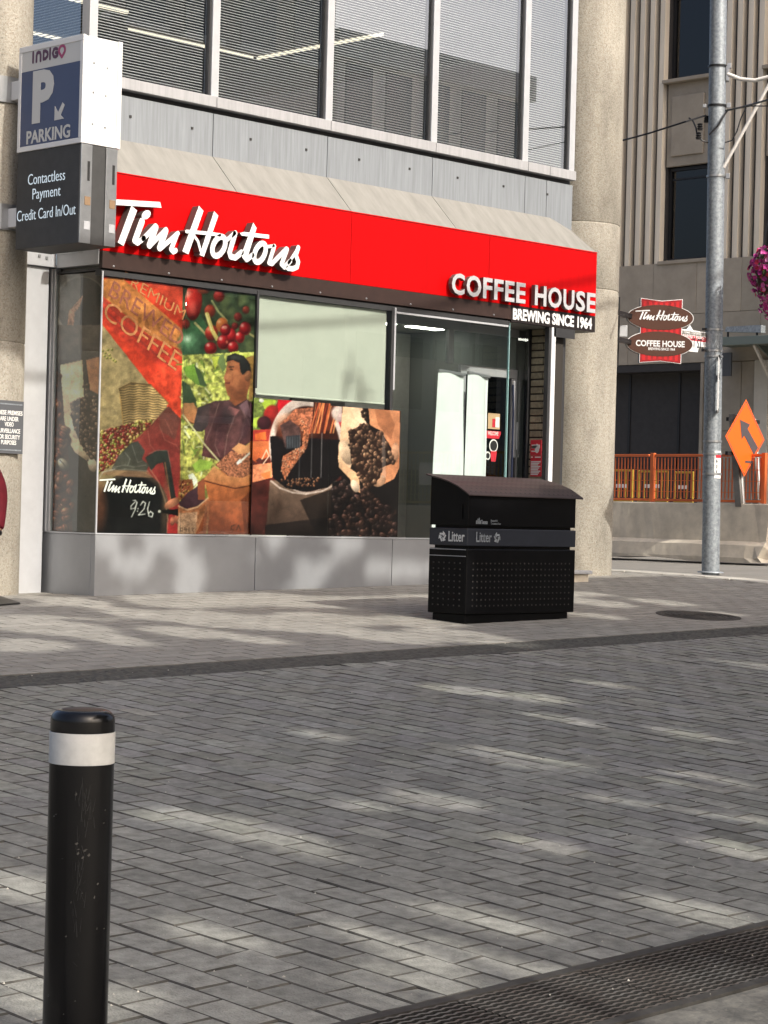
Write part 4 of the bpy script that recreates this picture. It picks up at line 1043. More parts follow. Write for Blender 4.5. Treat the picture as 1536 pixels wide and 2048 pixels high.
# ================================================================== SIDE STREET: barriers, fences, signs
XBR = 12.67
def gzb(y): return gz(12.67, max(y, -2)) + .0
def barrier(label, y0, y1, rough_end=False):
    z0 = gzb((y0 + y1) / 2) - .0
    t = thing('concrete_barrier', label, 'barrier', (XBR + .3, (y0 + y1) / 2, z0), 'concrete barriers along the side street')
    pr_ = [(0, 0), (0, .07), (.045, .24), (.17, .29), (.215, .79), (.225, .805), (.375, .805), (.385, .79), (.43, .29), (.555, .24), (.60, .07), (.60, 0)]
    n = 36; V = []
    for i in range(n + 1):
        y = y0 + (y1 - y0) * i / n
        for k, (a, c) in enumerate(pr_):
            j = rng.uniform(-.004, .004, 3); e = 0
            if rough_end and i < 2: j = rng.uniform(-.02, .02, 3); e = (.02 * (1 if k % 2 else -1) if i == 0 else 0)
            lift = .035 * max(0, math.sin(y * 2.1)) if k in (0, len(pr_) - 1) else 0
            V.append((XBR + a + j[0], y + j[1] * .5 + e, z0 + c + j[2] * (.3 if c > .7 else .6) + lift))
    m_ = len(pr_)
    F = [(i * m_ + k, i * m_ + k + 1, (i + 1) * m_ + k + 1, (i + 1) * m_ + k) for i in range(n) for k in range(m_ - 1)]
    F += [tuple(range(m_)), tuple(n * m_ + k for k in reversed(range(m_)))]
    MB().add(V, F).build('barrier_body', 'concrete', t)
    return t
barrier('long worn concrete barrier under the orange fence, right end broken, behind the pole', 1.86, 6.4, True)
barrier('concrete barrier section hidden behind the round column', 6.45, 9.6)
barrier('concrete barrier in the side street mirrored in the shop glass, nearer section', -9.2, -5.2)
barrier('concrete barrier in the side street mirrored in the shop glass, further section', -13.4, -9.25)
FXo = XBR + .42
def fence(label, y0, y1, z0, z1, m, x, pitch=.058, posts=True, group=None, cat='fence'):
    t = thing('mesh_fence', label, cat, (x, (y0 + y1) / 2, z0), group)
    bars = MB(); y = y0 + .03
    while y < y1 - .02: bars.box(x - .004, x + .004, y - .009, y + .009, z0 + .03, z1 - .03); y += pitch
    o = bars.build('mesh_bars', m, t); o['kind'] = 'stuff'
    bars = MB(); z = z0 + .12
    while z < z1 - .1: bars.box(x - .002, x + .003, y0, y1, z - .004, z + .004); z += .155
    o = bars.build('mesh_wires', m, t); o['kind'] = 'stuff'
    for z in (z0, z1): MB().box(x - .018, x + .018, y0, y1, z - .018, z + .018).build('rail', m, t, .004)
    if posts:
        for y in (y0 - .03, y1 + .03): MB().box(x - .03, x + .03, y - .03, y + .03, z0 - .03, z1 + .035).build('post', m, t, .004)
    return t
yP = onX(1302, 960, FXo)[1]; zF1 = onX(1302, 911, FXo)[2]; zF0 = gzb(2) + .84
yR = onX(1532, 950, FXo)[1]
fence('orange mesh fence panel on the concrete barrier, between the two orange posts', yR + .06, yP - .06, zF0, zF1, 'orange_fence', FXo, group='orange mesh fence panels')
fence('orange mesh fence panel on the barrier next to the round column', yP + .04, yP + 3.4, zF0, zF1, 'orange_fence', FXo, posts=False, group='orange mesh fence panels')
for i, (y0, y1) in enumerate(((-9.2, -7.3), (-7.2, -5.3), (-11.2, -9.3))):
    fence(['yellow mesh fence in the side street, middle one mirrored in the shop glass', 'yellow mesh fence in the side street, nearest the corner', 'yellow mesh fence in the side street, furthest from the corner'][i], y0, y1, zF0 - .1, zF1 + .05, 'yellow_fence', FXo + .05, .085, False, 'yellow mesh fences in the side street')
pl = thing('fence_placard', 'white placard on the yellow fence', 'placard', (FXo, -8.3, 1.5)); MB().box(FXo + .02, FXo + .03, -8.55, -8.1, 1.25, 1.6).build('sheet', 'sign_white', pl)
# yellow crowd barriers seen through the orange mesh
def crowd(label, px0, px1, py0, py1, X):
    a, b_ = onX(px0, py0, X), onX(px1, py1, X); y0, y1 = b_[1], a[1]; z1 = a[2]; z0 = b_[2]
    t = thing('crowd_barrier', label, 'crowd barrier', (X, (y0 + y1) / 2, gz(14, 0)), 'yellow crowd barriers behind the orange fence')
    for z in (z0, z1): MB().bar((X, y0, z), (X, y1, z), .032).build('rail', 'yellow_fence', t, .008)
    for y in (y0, y1): MB().bar((X, y, gz(14, 0)), (X, y, z1 + .02), .03).build('upright', 'yellow_fence', t, .008)
    k = max(2, int((y1 - y0) / .14)); bb = MB()
    for y in np.linspace(y0, y1, k + 2)[1:-1]: bb.bar((X, y, z0), (X, y, z1), .018)
    bb.build('bars', 'yellow_fence', t)['kind'] = 'stuff'
    MB().box(X - .03, X - .026, (y0 * .75 + y1 * .25), (y0 * .25 + y1 * .75), (z0 + z1) / 2 - .03, (z0 + z1) / 2 + .03).build('white_plate', 'sign_white', t)
crowd('yellow crowd barrier behind the orange fence, beside the round column', 1225, 1264, 941, 1003, 16.)
crowd('yellow crowd barrier behind the left orange post', 1278, 1334, 943, 1002, 16.4)
crowd('yellow crowd barrier behind the orange fence just left of the pole', 1350, 1385, 945, 1004, 16.8)
# orange diamond sign
dD = 29.32
dc = atD(1490.5, 876, dD)
ds = thing('diamond_sign', 'orange diamond road work sign with a dark arrow on two grey legs', 'road sign', (dc[0], dc[1], gzb(2) + .8))
L_ = atD(1451.5, 872, 0) ; vv = np.array([dc[0] - CAM[0], dc[1] - CAM[1], 0]); vv /= np.linalg.norm(vv); rv = np.array([vv[1], -vv[0], 0])
uD = rv * math.cos(R(60)) + vv * math.sin(R(60)); nD = np.array([uD[1], -uD[0], 0.])
if nD @ vv > 0: nD = -nD
hD = 77.5 * dD / FOC
dz_up = np.array([.022 * 0, 0, 1.])
def dp(a, c, d): return tuple(dc + uD * a * hD + dz_up * c * hD + nD * d)
def dmd(s): return [(0, s), (-s, 0), (0, -s), (s, 0)]
MB().prism(dmd(1), dp, -.004, 0).build('panel', 'orange_sign', ds)
bb = dmd(.955); b2 = dmd(.925); ob = MB()
for i in range(4):
    j = (i + 1) % 4; ob.add([dp(*bb[i], .0015), dp(*bb[j], .0015), dp(*b2[j], .0015), dp(*b2[i], .0015)], [(0, 1, 2, 3)])
ob.build('border_line', 'arrow_grey', ds)
arp = [(-.32, .43), (.10, .35), (.02, .25), (.20, .0), (.62, -.23), (.49, -.41), (.10, -.08), (-.10, .13), (-.13, .02)]
arp = [(-.30, .46), (.22, .36), (.10, .24), (.66, -.22), (.46, -.42), (-.06, .06), (-.18, -.04)]
MB().prism(arp, dp, .002, .0035).build('arrow', 'arrow_grey', ds)
MB().prism([(.02, -.58), (.42, -.58), (.42, -.64), (.02, -.64)], dp, .002, .003).build('maker_line', 'arrow_grey', ds)
for (px0, py0, px1, py1) in ((1462, 828, 1480, 1014), (1497, 838, 1515, 1019)):
    e_ = .12 if px0 < 1480 else .62; A, B = atD(px0 + 6, py0, dD + e_), atD(px1 + 1, py1, dD + e_ * .6)
    wv = np.array([0, 1., 0]); tv = np.array([1., 0, 0])
    c = (A + B) / 2; ax_ = (A - B) / 2
    MB().obox(c, wv * .0 + tv * .055, ax_, wv * .05).build('leg', 'timber_grey', ds, .004)
    MB().obox(c - wv * .056, tv * .012, ax_, wv * .004).build('leg_edge', 'white_metal', ds)
for c_ in (.45, -.42):
    MB().obox(np.array(dp(0, c_, -.04)), uD * .42, (0, 0, .025), nD * .02).build('cross_bar', 'metal_dark', ds)

# yellow warning sign on a mast just outside the picture; its shadow falls on the column
wsn = thing('warning_sign', 'diamond warning sign on a steel post right of the column, beyond the picture edge', 'road sign', (9.05, -2.6, gz(9, -2.6)))
hp = np.array([7.79, .50, .86]) + np.array([SUNV.x, SUNV.y, SUNV.z]) * 4.1
MB().prism([(0, .33), (-.33, 0), (0, -.33), (.33, 0)], lambda a, c, d: (hp[0] + a * .9, hp[1] + d + a * .4, hp[2] + c), 0, .004).build('panel', 'yellow_fence', wsn)
MB().tube([(9.05, hp[1] + .02, gz(9, -2.6)), (9.05, hp[1] + .02, hp[2] + .4)], .03, 12).build('post', 'galv', wsn, smooth=True)
MB().bar((9.05, hp[1] + .03, hp[2] + .02), (hp[0], hp[1] + .03, hp[2] + .02), .03).build('arm', 'galv', wsn)

# ================================================================== STONE OFFICE BUILDING across the side street
q = atD(1366, 700, 46.); XO = float(q[0])
ofb = thing('stone_office_building', 'tall grey stone office building with vertical fluted piers and dark windows', 'building', (XO + 5, q[1], gz(14, 0)))
def oq(px, py, X=XO): p = onX(px, py, X); return p[1], p[2]
def OB(name, x0, x1, y0, y1, z0, z1, m, bev=0., **k): return MB().box(x0, x1, y0, y1, z0, z1).build(name, m, ofb, bev, **k)
yWl, zS2 = oq(1322, 521); yWr = oq(1411, 518)[0]
zW2t = oq(1322, 336)[1]; zW1b = oq(1322, 160)[1]
zBt, zBb = oq(1320, 527)[1], oq(1320, 728)[1]
FL = zW2t - oq(1322, 0)[1]
wh = zW2t - zS2; sp_ = zW1b - zW2t; per = wh + sp_
wW = yWl - yWr                       # window width
bay = oq(1322, 400)[0] - oq(1521, 400)[0]
yl0 = yWl + 3 * bay; 
OB('back_wall', XO + .5, XO + 12, yWr - 4 * bay, yl0 + 2, -1, zS2 + per * 6, 'stone_dark')
for b_i in range(-1, 4):            # window bays, counted to the right
    yl = yWl - b_i * bay; yr = yl - wW
    for fl in range(-0, 4):
        zb = zS2 + fl * per; zt = zb + wh
        if fl > 2: continue
        w = MB().box(XO + .30, XO + .34, yr - .02, yl + .02, zb - .02, zt + .02).build('window', 'stone_dark', ofb)
        MB().box(XO + .27, XO + .30, yr + .06, yl - .06, zb + .05, zt - .05).build('pane', 'dark_glass', w)
        MB().box(XO + .22, XO + .28, yl - .06, yl, zb, zt).box(XO + .22, XO + .28, yr, yr + .06, zb, zt).box(XO + .22, XO + .28, yr + .062, yl - .062, zb, zb + .05).box(XO + .22, XO + .28, yr + .062, yl - .062, zt - .06, zt).build('frame', 'metal_dark', w)
        MB().box(XO + .24, XO + .268, yr + .062, yl - .062, zt - .26, zt - .22).build('transom_bar', 'metal_dark', w)
        MB().box(XO + .305, XO + .309, yr + .1, yl - .1, zt - wh * .42, zt - .06).build('roller_blind', 'office_pale' if fl == 1 else 'office', w)
        OB('window_sill', XO - .06, XO + .3, yr - .12, yl + .06, zb - .10, zb - .022, 'stone', .01)
        if fl < 3:
            z0, z1 = zt + .02, zt + sp_ - .10
            OB('spandrel', XO + .10, XO + .2, yr + .0, yl + .0, z0, z1, 'stone', .01)
            OB('spandrel_panel', XO + .055, XO + .097, yr + wW * .16, yl - wW * .12, z0 + (z1 - z0) * .12, z1 - (z1 - z0) * .16, 'stone', .01)
    # fluted pier to the left of this bay
    ya, yb_ = yl + bay - wW, yl
    n = max(3, round((ya - yb_) / .275)); st_ = (ya - yb_ - .04) / n
    OB('pier_back', XO + .16, XO + .45, yb_, ya, zBt + .002, zS2 + per * 4, 'stone_dark')  # shade of the recess between flutes is put into this dark colour
    for k in range(n):
        y1_ = yb_ + .03 + k * st_
        OB('flute', XO + .0, XO + .158, y1_ + st_ * .10, y1_ + st_ * .52, zBt + .002, zS2 + per * 4, 'stone_light' if False else 'flute', .0)
        OB('flute', XO + .06, XO + .157, y1_ + st_ * .60, y1_ + st_ * .74, zBt + .002, zS2 + per * 4, 'flute', .0)
# base course of large stone slabs
zs = [zBb, zBb + (zBt - zBb) * .48, zBt]
ys_ = []
y = yl0
while y > yWr - 4 * bay: ys_.append(y); y -= 1.15
for r_ in range(2):
    off = .5 if r_ else 0
    for y in ys_:
        OB('stone_slab', XO - .02 + random.uniform(0, .006), XO + .3, y - 1.143 + off, y + off, zs[r_] + .004, zs[r_ + 1] - .004, 'stone', .006)
# dark glazed ground floor with slim mullions, stone piers
yg0, yg1 = oq(1398, 850)[0], yl0
OB('lobby_glazing', XO + .55, XO + .58, yg0, yg1, -.2, zBb, 'lobby')
OB('lobby_soffit', XO + .0, XO + .54, yg0, yg1, zBb - .16, zBb - .002, 'stone_dark')
y = yg0 + .9
while y < yg1: OB('mullion', XO + .48, XO + .548, y - .03, y + .03, -.2, zBb - .17, 'metal_dark'); y += 1.35
OB('lobby_rail', XO + .48, XO + .547, yg0, yg1, 1.95, 2.12, 'metal_dark')
yE = oq(1512, 850)[0]
OB('stone_pier', XO - .0, XO + .6, oq(1404, 850)[0], yg0, -.2, zBb - .003, 'stone', .01)
yq = oq(1404, 850)[0] - .003
slab_z = np.linspace(-.2, zBb - .003, 4)
for i in range(3):
    yy = yq
    while yy > yE: OB('stone_slab', XO + .02 + random.uniform(0, .006), XO + .6, max(yy - .95, yE), yy - .008, slab_z[i] + .004, slab_z[i + 1] - .004, 'stone', .006); yy -= .95
OB('stone_pier', XO - .12, XO + .6, yE - .35, yE - .005, -.2, zBb - .003, 'stone_light', .01)
OB('entrance_void', XO + 1.2, XO + 1.25, yE - 6, yE - .36, -.2, zBb, 'lobby')
OB('entrance_side', XO + .62, XO + 1.2, yE - .36, yE - .30, -.2, zBb - .003, 'stone_dark')
# entrance canopy: beam, plate, tube light and hanging gusset plates
can = thing('entrance_canopy', 'grey steel entrance canopy with a white light box, right of the street pole', 'canopy', (XO - 1, oq(1480, 680)[0], oq(1480, 690)[1]))
def cq(px, py, X): p = onX(px, py, X); return p
Xc = XO - 1.6
A, B = cq(1420, 672, Xc), cq(1600, 672, Xc); z0, z1 = cq(1480, 690, Xc)[2], cq(1480, 673, Xc)[2]
MB().box(Xc - .06, Xc + .06, B[1], A[1] + .6, z0, z1).build('front_beam', 'canopy_green', can, .006)
MB().box(Xc + .062, XO - .03, B[1], A[1] + .6, z1 - .06, z1 - .02).build('roof_plate', 'canopy_green', can)
A, B = cq(1455, 652, Xc), cq(1525, 652, Xc); zz0, zz1 = cq(1490, 667, Xc)[2], cq(1490, 652, Xc)[2]
MB().prism([(A[1], zz1), (A[1] + .03, zz0 + .05), (B[1], zz0), (B[1], zz1)], lambda a, c, d: (d, a, c), Xc - .05, Xc + .10).build('light_box', 'galv', can)
for px in (1456, 1514):
    yb2 = cq(px, 668, Xc)[1]; MB().bar((Xc, yb2, z1), (Xc, yb2, zz0 + .1), .03).build('hanger', 'metal_dark', can)
yb2 = cq(1508, 690, Xc)[1]
MB().prism([(Xc + .1, z0 - .002), (XO - .03, z0 - .002), (XO - .03, z0 - .75)], lambda a, c, d: (a, d, c), yb2 - .02, yb2 + .02).build('gusset_plate', 'canopy_green', can)
MB().bar((Xc, yb2, z0), (XO - .03, yb2, z0 - 1.7), .05).build('tie_bar', 'stone_light', can)
# something pale beside the pole: a poster case on the wall
pcx = thing('poster_case', 'small grey poster board with torn paper beside the street pole', 'notice board', onX(1450, 730, XO - .3))
A, B = onX(1440, 706, XO - .3), onX(1463, 752, XO - .3)
MB().box(XO - .32, XO - .28, B[1], A[1], B[2], A[2]).build('board', 'notice_grey', pcx, .01)

# ================================================================== FLOWER BASKET
fc = atD(1556, 540, 25.1)
fb = thing('flower_basket', 'hanging basket of pink petunias at the right edge by the street pole', 'flower basket', (fc[0], fc[1], fc[2] - .3))
Rb = .335
def rnd_dir():
    v = rng.normal(size=3); return v / np.linalg.norm(v)
MB().lathe([(.001, -.30), (.12, -.28), (.22, -.18), (.27, .02), (.24, .02)], tuple(fc), 20).build('basket', 'bark', fb, smooth=True)
lf = MB()
for k in range(420):
    v = rnd_dir(); rr_ = rng.uniform(.55, .95); p = fc + v * np.array([Rb, Rb, Rb * 1.0]) * rr_ + np.array([0, 0, -.02 - .28 * max(0, -v[2]) ** 2])
    a, c = rnd_dir(), rnd_dir(); lf.add([p - a * .03, p + c * .018, p + a * .03, p - c * .018], [(0, 1, 2, 3)])
lf.build('leaves', 'leaf', fb)['kind'] = 'stuff'
pt = MB()
for k in range(560):
    v = rnd_dir(); rr_ = rng.uniform(.88, 1.05); dr_ = .30 * max(0, -v[2]) ** 1.5 * rng.uniform(.3, 1.2)
    p = fc + v * np.array([Rb, Rb, Rb * .95]) * rr_ + np.array([0, 0, -dr_])
    nrm_ = v + rnd_dir() * .6; nrm_ /= np.linalg.norm(nrm_); a = np.cross(nrm_, rnd_dir()); a /= np.linalg.norm(a); c = np.cross(nrm_, a)
    t = rng.uniform(); pt.tint = [(.42, .03, .22), (.52, .08, .30), (.32, .02, .20), (.45, .02, .07), (.62, .22, .42)][int(rng.choice(5, p=[.35, .25, .2, .12, .08]))]
    r0_ = rng.uniform(.024, .038); V = [p - nrm_ * .014]
    for j in range(10):
        an = 2 * math.pi * j / 10; rr2 = r0_ * (1.0 if j % 2 else .82); V.append(p + a * rr2 * math.cos(an) + c * rr2 * math.sin(an))
    pt.add(V, [(0, 1 + j, 1 + (j + 1) % 10) for j in range(10)])
pt.build('flowers', 'petal', fb)['kind'] = 'stuff'
top = np.array(ends[3]) + np.array([0, 0, -.02])
for s_ in (-1, 1): MB().tube([fc + rp * s_ * .22 + np.array([0, 0, .05]), np.array(ends[4]) + np.array([0, 0, -.02])], .006, 6).build('chain', 'metal_dark', fb)

# ================================================================== PERSON at the left edge
dP = 12.6
sh = atD(-42, 935, dP); gpz = gz(sh[0], sh[1])
ps = thing('person', 'person in a dark red jacket with a black cuff, standing at the left edge', 'person', (sh[0], sh[1], gpz))
pv = np.array([sh[0] - CAM[0], sh[1] - CAM[1], 0]); pv /= np.linalg.norm(pv); prt = np.array([pv[1], -pv[0], 0])
def pp(r_, f_, z): return sh + prt * r_ + pv * f_ + np.array([0, 0, gpz + z - sh[2]])
def skin(name, verts, edges, radii, m, parent, sub=2):
    me = bpy.data.meshes.new(name); me.from_pydata([tuple(map(float, v)) for v in verts], edges, []); me.materials.append(MATS[m])
    o = bpy.data.objects.new(name, me); COL.objects.link(o)
    sk = o.modifiers.new('skin', 'SKIN'); me.skin_vertices.new() if not me.skin_vertices else None
    for v, r_ in zip(me.skin_vertices[0].data, radii): v.radius = r_ if hasattr(r_, '__len__') else (r_, r_)
    me.skin_vertices[0].data[0].use_root = True; sk.use_smooth_shade = True
    sb = o.modifiers.new('sub', 'SUBSURF'); sb.levels = sub; sb.render_levels = sub
    if parent is not None: adopt(o, parent)
    return o
# sleeve corner points taken from the picture: elbow and cuff
el = atD(11, 1000, dP); cf = atD(7, 1062, dP)
zE, zC = el[2] - gpz, cf[2] - gpz
rE, rC = float((el - sh) @ prt), float((cf - sh) @ prt)
V = [pp(-.20, 0, .95), pp(-.20, 0, 1.12), pp(-.20, .0, 1.30), pp(-.20, 0, 1.43), pp(-.20, 0, 1.50), pp(-.205, 0, 1.56), pp(-.21, -.01, 1.64), pp(-.21, -.015, 1.72),
     pp(-.29, 0, .92), pp(-.30, -.02, .50), pp(-.30, .01, .10), pp(-.31, -.11, .05),
     pp(-.11, 0, .92), pp(-.10, -.02, .50), pp(-.10, .01, .10), pp(-.10, -.11, .05),
     pp(-.37, 0, 1.42), pp(-.47, .03, 1.15), pp(-.42, -.12, .95),
     pp(-.03, 0, 1.42), pp(rE - .03, .03, zE), pp(rC - .035, -.04, zC - .01), pp(rC - .11, -.08, zC - .06)]
E_ = [(0, 1), (1, 2), (2, 3), (3, 4), (4, 5), (5, 6), (6, 7), (0, 8), (8, 9), (9, 10), (10, 11), (0, 12), (12, 13), (13, 14), (14, 15), (3, 16), (16, 17), (17, 18), (3, 19), (19, 20), (20, 21), (21, 22)]
rad = [.10, .10, .13, .10, .055, .05, .085, .075, .085, .06, .045, .04, .085, .06, .045, .04, .06, .045, .03, .055, .04, .028, .035]
skin('body', V, E_, rad, 'skin', ps)
jV = [pp(-.20, 0, .90), pp(-.20, 0, 1.06), pp(-.20, 0, 1.30), pp(-.20, 0, 1.44), pp(-.20, 0, 1.51), pp(-.38, 0, 1.41), pp(-.48, .03, 1.16), pp(-.43, -.11, .98),
      pp(-.02, 0, 1.41), pp(rE - .050, .02, zE + .08), pp(rE - .044, .02, zE), pp(rC - .040, -.03, zC + .03), pp(rC - .045, -.035, zC + .012)]
skin('jacket', jV, [(0, 1), (1, 2), (2, 3), (3, 4), (3, 5), (5, 6), (6, 7), (3, 8), (8, 9), (9, 10), (10, 11), (11, 12)],
     [(.20, .165), (.185, .15), (.185, .145), (.12, .10), .07, .075, .065, .05, .082, .066, .064, .050, .048], 'jacket', ps)
skin('cuff', [pp(rC - .046, -.035, zC + .014), pp(rC - .048, -.038, zC - .006), pp(rC - .054, -.042, zC - .02)], [(0, 1), (1, 2)], [.047, .047, .043], 'ink_black', ps, 1)
skin('trousers', [pp(-.20, 0, 1.06), pp(-.20, 0, .86), pp(-.285, 0, .76), pp(-.295, -.02, .48), pp(-.30, .01, .08), pp(-.115, 0, .76), pp(-.105, -.02, .48), pp(-.10, .01, .08)], [(0, 1), (1, 2), (2, 3), (3, 4), (1, 5), (5, 6), (6, 7)], [(.165, .135), (.175, .14), .10, .082, .075, .10, .082, .075], 'trouser', ps)
def hand(o_, d, up):
    o_, d, up = np.array(o_, float), np.array(d, float), np.array(up, float); d /= np.linalg.norm(d); sd = np.cross(d, up); sd /= np.linalg.norm(sd)
    V = [o_, o_ + d * .05]; E = [(0, 1)]; r_ = [(.026, .018), (.034, .016)]
    for k, (off, ln) in enumerate(((-.030, .060), (-.010, .074), (.011, .070), (.030, .056))):
        n0 = len(V); V += [o_ + d * .085 + sd * off, o_ + d * (.085 + ln * .5) + sd * off - up * .008, o_ + d * (.085 + ln) + sd * off - up * .026]; E += [(1, n0), (n0, n0 + 1), (n0 + 1, n0 + 2)]; r_ += [.0095, .0088, .0075]
    n0 = len(V); V += [o_ + d * .03 + sd * -.042, o_ + d * .07 + sd * -.058]; E += [(0, n0), (n0, n0 + 1)]; r_ += [.011, .009]
    skin('hand', V, E, r_, 'skin', ps, 1)
hand(pp(-.425, -.12, .955), pv * -.35 + np.array([0, 0, -1.]), prt)
hand(pp(rC - .055, -.045, zC - .02), prt * -.9 + np.array([0, 0, -.5]), -pv)
for s_ in (-.30, -.10): MB().obox(pp(s_, -.05, .04), prt * .045, pv * .13, (0, 0, .04)).build('shoe', 'ink_black', ps, .02)
hb = MB(); hb.lathe([(.001, .122)] + [(.098 * math.sin(t), .122 * math.cos(t)) for t in np.linspace(.2, 1.75, 9)], (0, 0, 0), 24)
hc = pp(-.21, .012, 1.71); hb.v = [tuple(hc + prt * a_ * .92 + pv * (b2 + .3 * max(0, .06 - c2) * 0 + .012) + np.array([0, 0, c2 - .35 * max(0, b2) - .0])) if True else 0 for a_, b2, c2 in hb.v]
hb.build('hair', 'hair', ps, smooth=True)
for s_ in (-.03, .03): MB().obox(pp(-.21 + s_, -.095, 1.67), prt * .012, pv * .006, (0, 0, .006)).build('eye', 'ink_black', ps, .003)
MB().obox(pp(-.21, -.105, 1.63), prt * .010, pv * .014, (0, 0, .018)).build('nose', 'skin', ps, .006)
MB().obox(pp(-.21, -.092, 1.585), prt * .022, pv * .005, (0, 0, .004)).build('mouth', 'paper_red', ps, .002)
mt = thing('black_sheet', 'flat black sheet lying on the pavement at the foot of the left column', 'mat', onG(0, 1200))
A = onG(40, 1209); B = onG(-10, 1192); C_ = onG(-120, 1200); D_ = onG(-110, 1222)
MB().add([tuple(p + np.array([0, 0, .004])) for p in (A, B, C_, D_)] + [tuple(p + np.array([0, 0, .016])) for p in (A, B, C_, D_)], [(0, 1, 2, 3), (4, 5, 6, 7), (0, 1, 5, 4), (1, 2, 6, 5), (2, 3, 7, 6), (3, 0, 4, 7)]).build('sheet_slab', 'ink_black', mt)  # thin flat black sheet on the paving

# ================================================================== TREES that shade the street (behind and to the right of the viewpoint)
HOLES = [  # where sun reaches the ground: photo pixel, half length along the light, half width (m)
 (480, 1658, .40, .09), (870, 1600, .24, .08), (720, 1612, .13, .07), (920, 1380, .25, .09), (1070, 1395, .22, .10), (1060, 1520, .32, .12), (1390, 1560, .26, .10),
 (1080, 1690, .22, .06), (1395, 1825, .28, .07), (850, 1895, .55, .12), (830, 1975, .45, .16), (965, 1840, .28, .06), (110, 1990, .45, .16), (45, 1775, .24, .09), (1130, 1440, .25, .06),
 (330, 1640, .15, .05), (250, 1985, .2, .08), (420, 1870, .3, .10), (620, 1700, .2, .06),
 (100, 1255, .45, .22), (230, 1280, .35, .10), (450, 1240, .55, .25), (600, 1250, .55, .22), (700, 1205, .45, .3), (760, 1272, .45, .15), (830, 1243, .35, .2), (910, 1272, .4, .2), (560, 1200, .5, .3),
 (1010, 1285, .3, .12), (1195, 1206, .35, .15), (1330, 1205, .3, .12), (1440, 1228, .2, .1), (1190, 1232, .25, .12), (350, 1205, .4, .2), (40, 1290, .3, .2),
 (1350, 2010, .6, .35), (1480, 1985, .4, .3), (1200, 2046, .4, .2), (1500, 1330, .3, .08), (1530, 1640, .3, .08), (1480, 1700, .25, .07), (1250, 1600, .2, .06), (150, 1205, .3, .15), (380, 1265, .35, .15), (520, 1280, .25, .1), (660, 1238, .4, .2), (770, 1205, .3, .2), (860, 1195, .2, .2), (300, 1230, .4, .15), (640, 1470, .2, .05), (1380, 1470, .25, .06), (1220, 1370, .2, .06)]
HG = [(onG(px, py), a, w) for px, py, a, w in HOLES]
hdir = np.array([SH.x, SH.y]); hperp = np.array([-SH.y, SH.x])
HC = np.array([h[0][:2] for h in HG]); HA = np.array([[h[1] * (1.35 if p[1] < 1860 else .85), h[2] * (2.1 if p[1] < 1860 else 1.25)] for h, p in zip(HG, HOLES)])
ct = 1 / math.tan(SUN_EL)
trunks = [(9.8, -14), (3.6, -15.5), (-2.3, -18), (-6.6, -21.5), (-10.6, -25), (7.5, -20), (0.6, -23.5)]
leaves = {i: MB() for i in range(len(trunks))}
def fieldnoise(n, seed, s):
    r_ = np.random.default_rng(seed); g = r_.uniform(size=(64, 64))
    def f(a, b_):
        a, b_ = a / s + 20, b_ / s + 20; i, j = int(math.floor(a)), int(math.floor(b_)); u, v = a - i, b_ - j; u = u * u * (3 - 2 * u); v = v * v * (3 - 2 * v)
        return (g[i % 64, j % 64] * (1 - u) + g[(i + 1) % 64, j % 64] * u) * (1 - v) + (g[i % 64, (j + 1) % 64] * (1 - u) + g[(i + 1) % 64, (j + 1) % 64] * u) * v
    return f
fn1 = fieldnoise(0, 3, .42)
def add_leaf(P, h, sz):
    t = h / math.sin(SUN_EL); q_ = P + np.array([SUNV.x, SUNV.y, SUNV.z]) * t
    rel = q_ - CAM; Y = rel[0] * FX[1] + rel[1] * GX[1]
    if Y > 0.3:
        pq = proj(q_)
        if -160 < pq[0] < 1696 and -160 < pq[1] < 2200: return
    i = min(range(len(trunks)), key=lambda k: (trunks[k][0] - q_[0]) ** 2 + (trunks[k][1] - q_[1]) ** 2)
    a = rnd_dir(); n_ = rnd_dir() * .7 + np.array([SUNV.x, SUNV.y, SUNV.z]); c = np.cross(n_, a); c /= np.linalg.norm(c); a = np.cross(c, n_); a /= np.linalg.norm(a)
    leaves[i].add([q_ - a * sz, q_ + c * sz * .55, q_ + a * sz, q_ - c * sz * .55], [(0, 1, 2, 3)])
def near_hole(x, y, m):
    d = np.array([x, y]) - HC; al = np.abs(d @ hdir) / (HA[:, 0] + m); pe = np.abs(d @ hperp) / (HA[:, 1] + m)
    return bool(np.any(al ** 2 + pe ** 2 < 1))
NL = 115000
for k in range(NL):
    x, y = rng.uniform(-11, 9.4), rng.uniform(-12.2, -.02)
    pz = gz(x, y); pr2 = proj((x, y, pz))
    if not (-500 < pr2[0] < 2000 and pr2[1] < 2600): continue
    if x > 7.75 - .75 * (y - .5) and y > -2.2 and x > 7.6: continue        # the sunlit strip by the street corner
    h = 8.0 + 3.6 * rng.beta(2, 2)
    sz = rng.uniform(.10, .155)
    if near_hole(x, y, sz * .30): continue
    if y > -1.6 and x < 5.5 and fn1(x * .5, y * 1.6) < .40: continue
    add_leaf(np.array([x, y, pz]), h, sz)
for k in range(1500):                   # dapples on the plinth and the lower posters
    x, z = rng.uniform(-.6, 6.2), rng.uniform(0, .85) ** 1.0
    if fn1(x * 1.25 + 7, z * 1.6 + 3) < (.50 if z < .5 else .66): continue
    add_leaf(np.array([x, 0, z]), 8.2 + rng.uniform(0, 2.6), rng.uniform(.10, .15))
for x, z, n in ((3.1, 2.15, 10), (3.25, 1.95, 7), (5.0, .95, 8), (2.1, .85, 10)):
    for k in range(n): add_leaf(np.array([x + rng.normal() * .06, 0, z + rng.normal() * .1]), 9.5, .08)
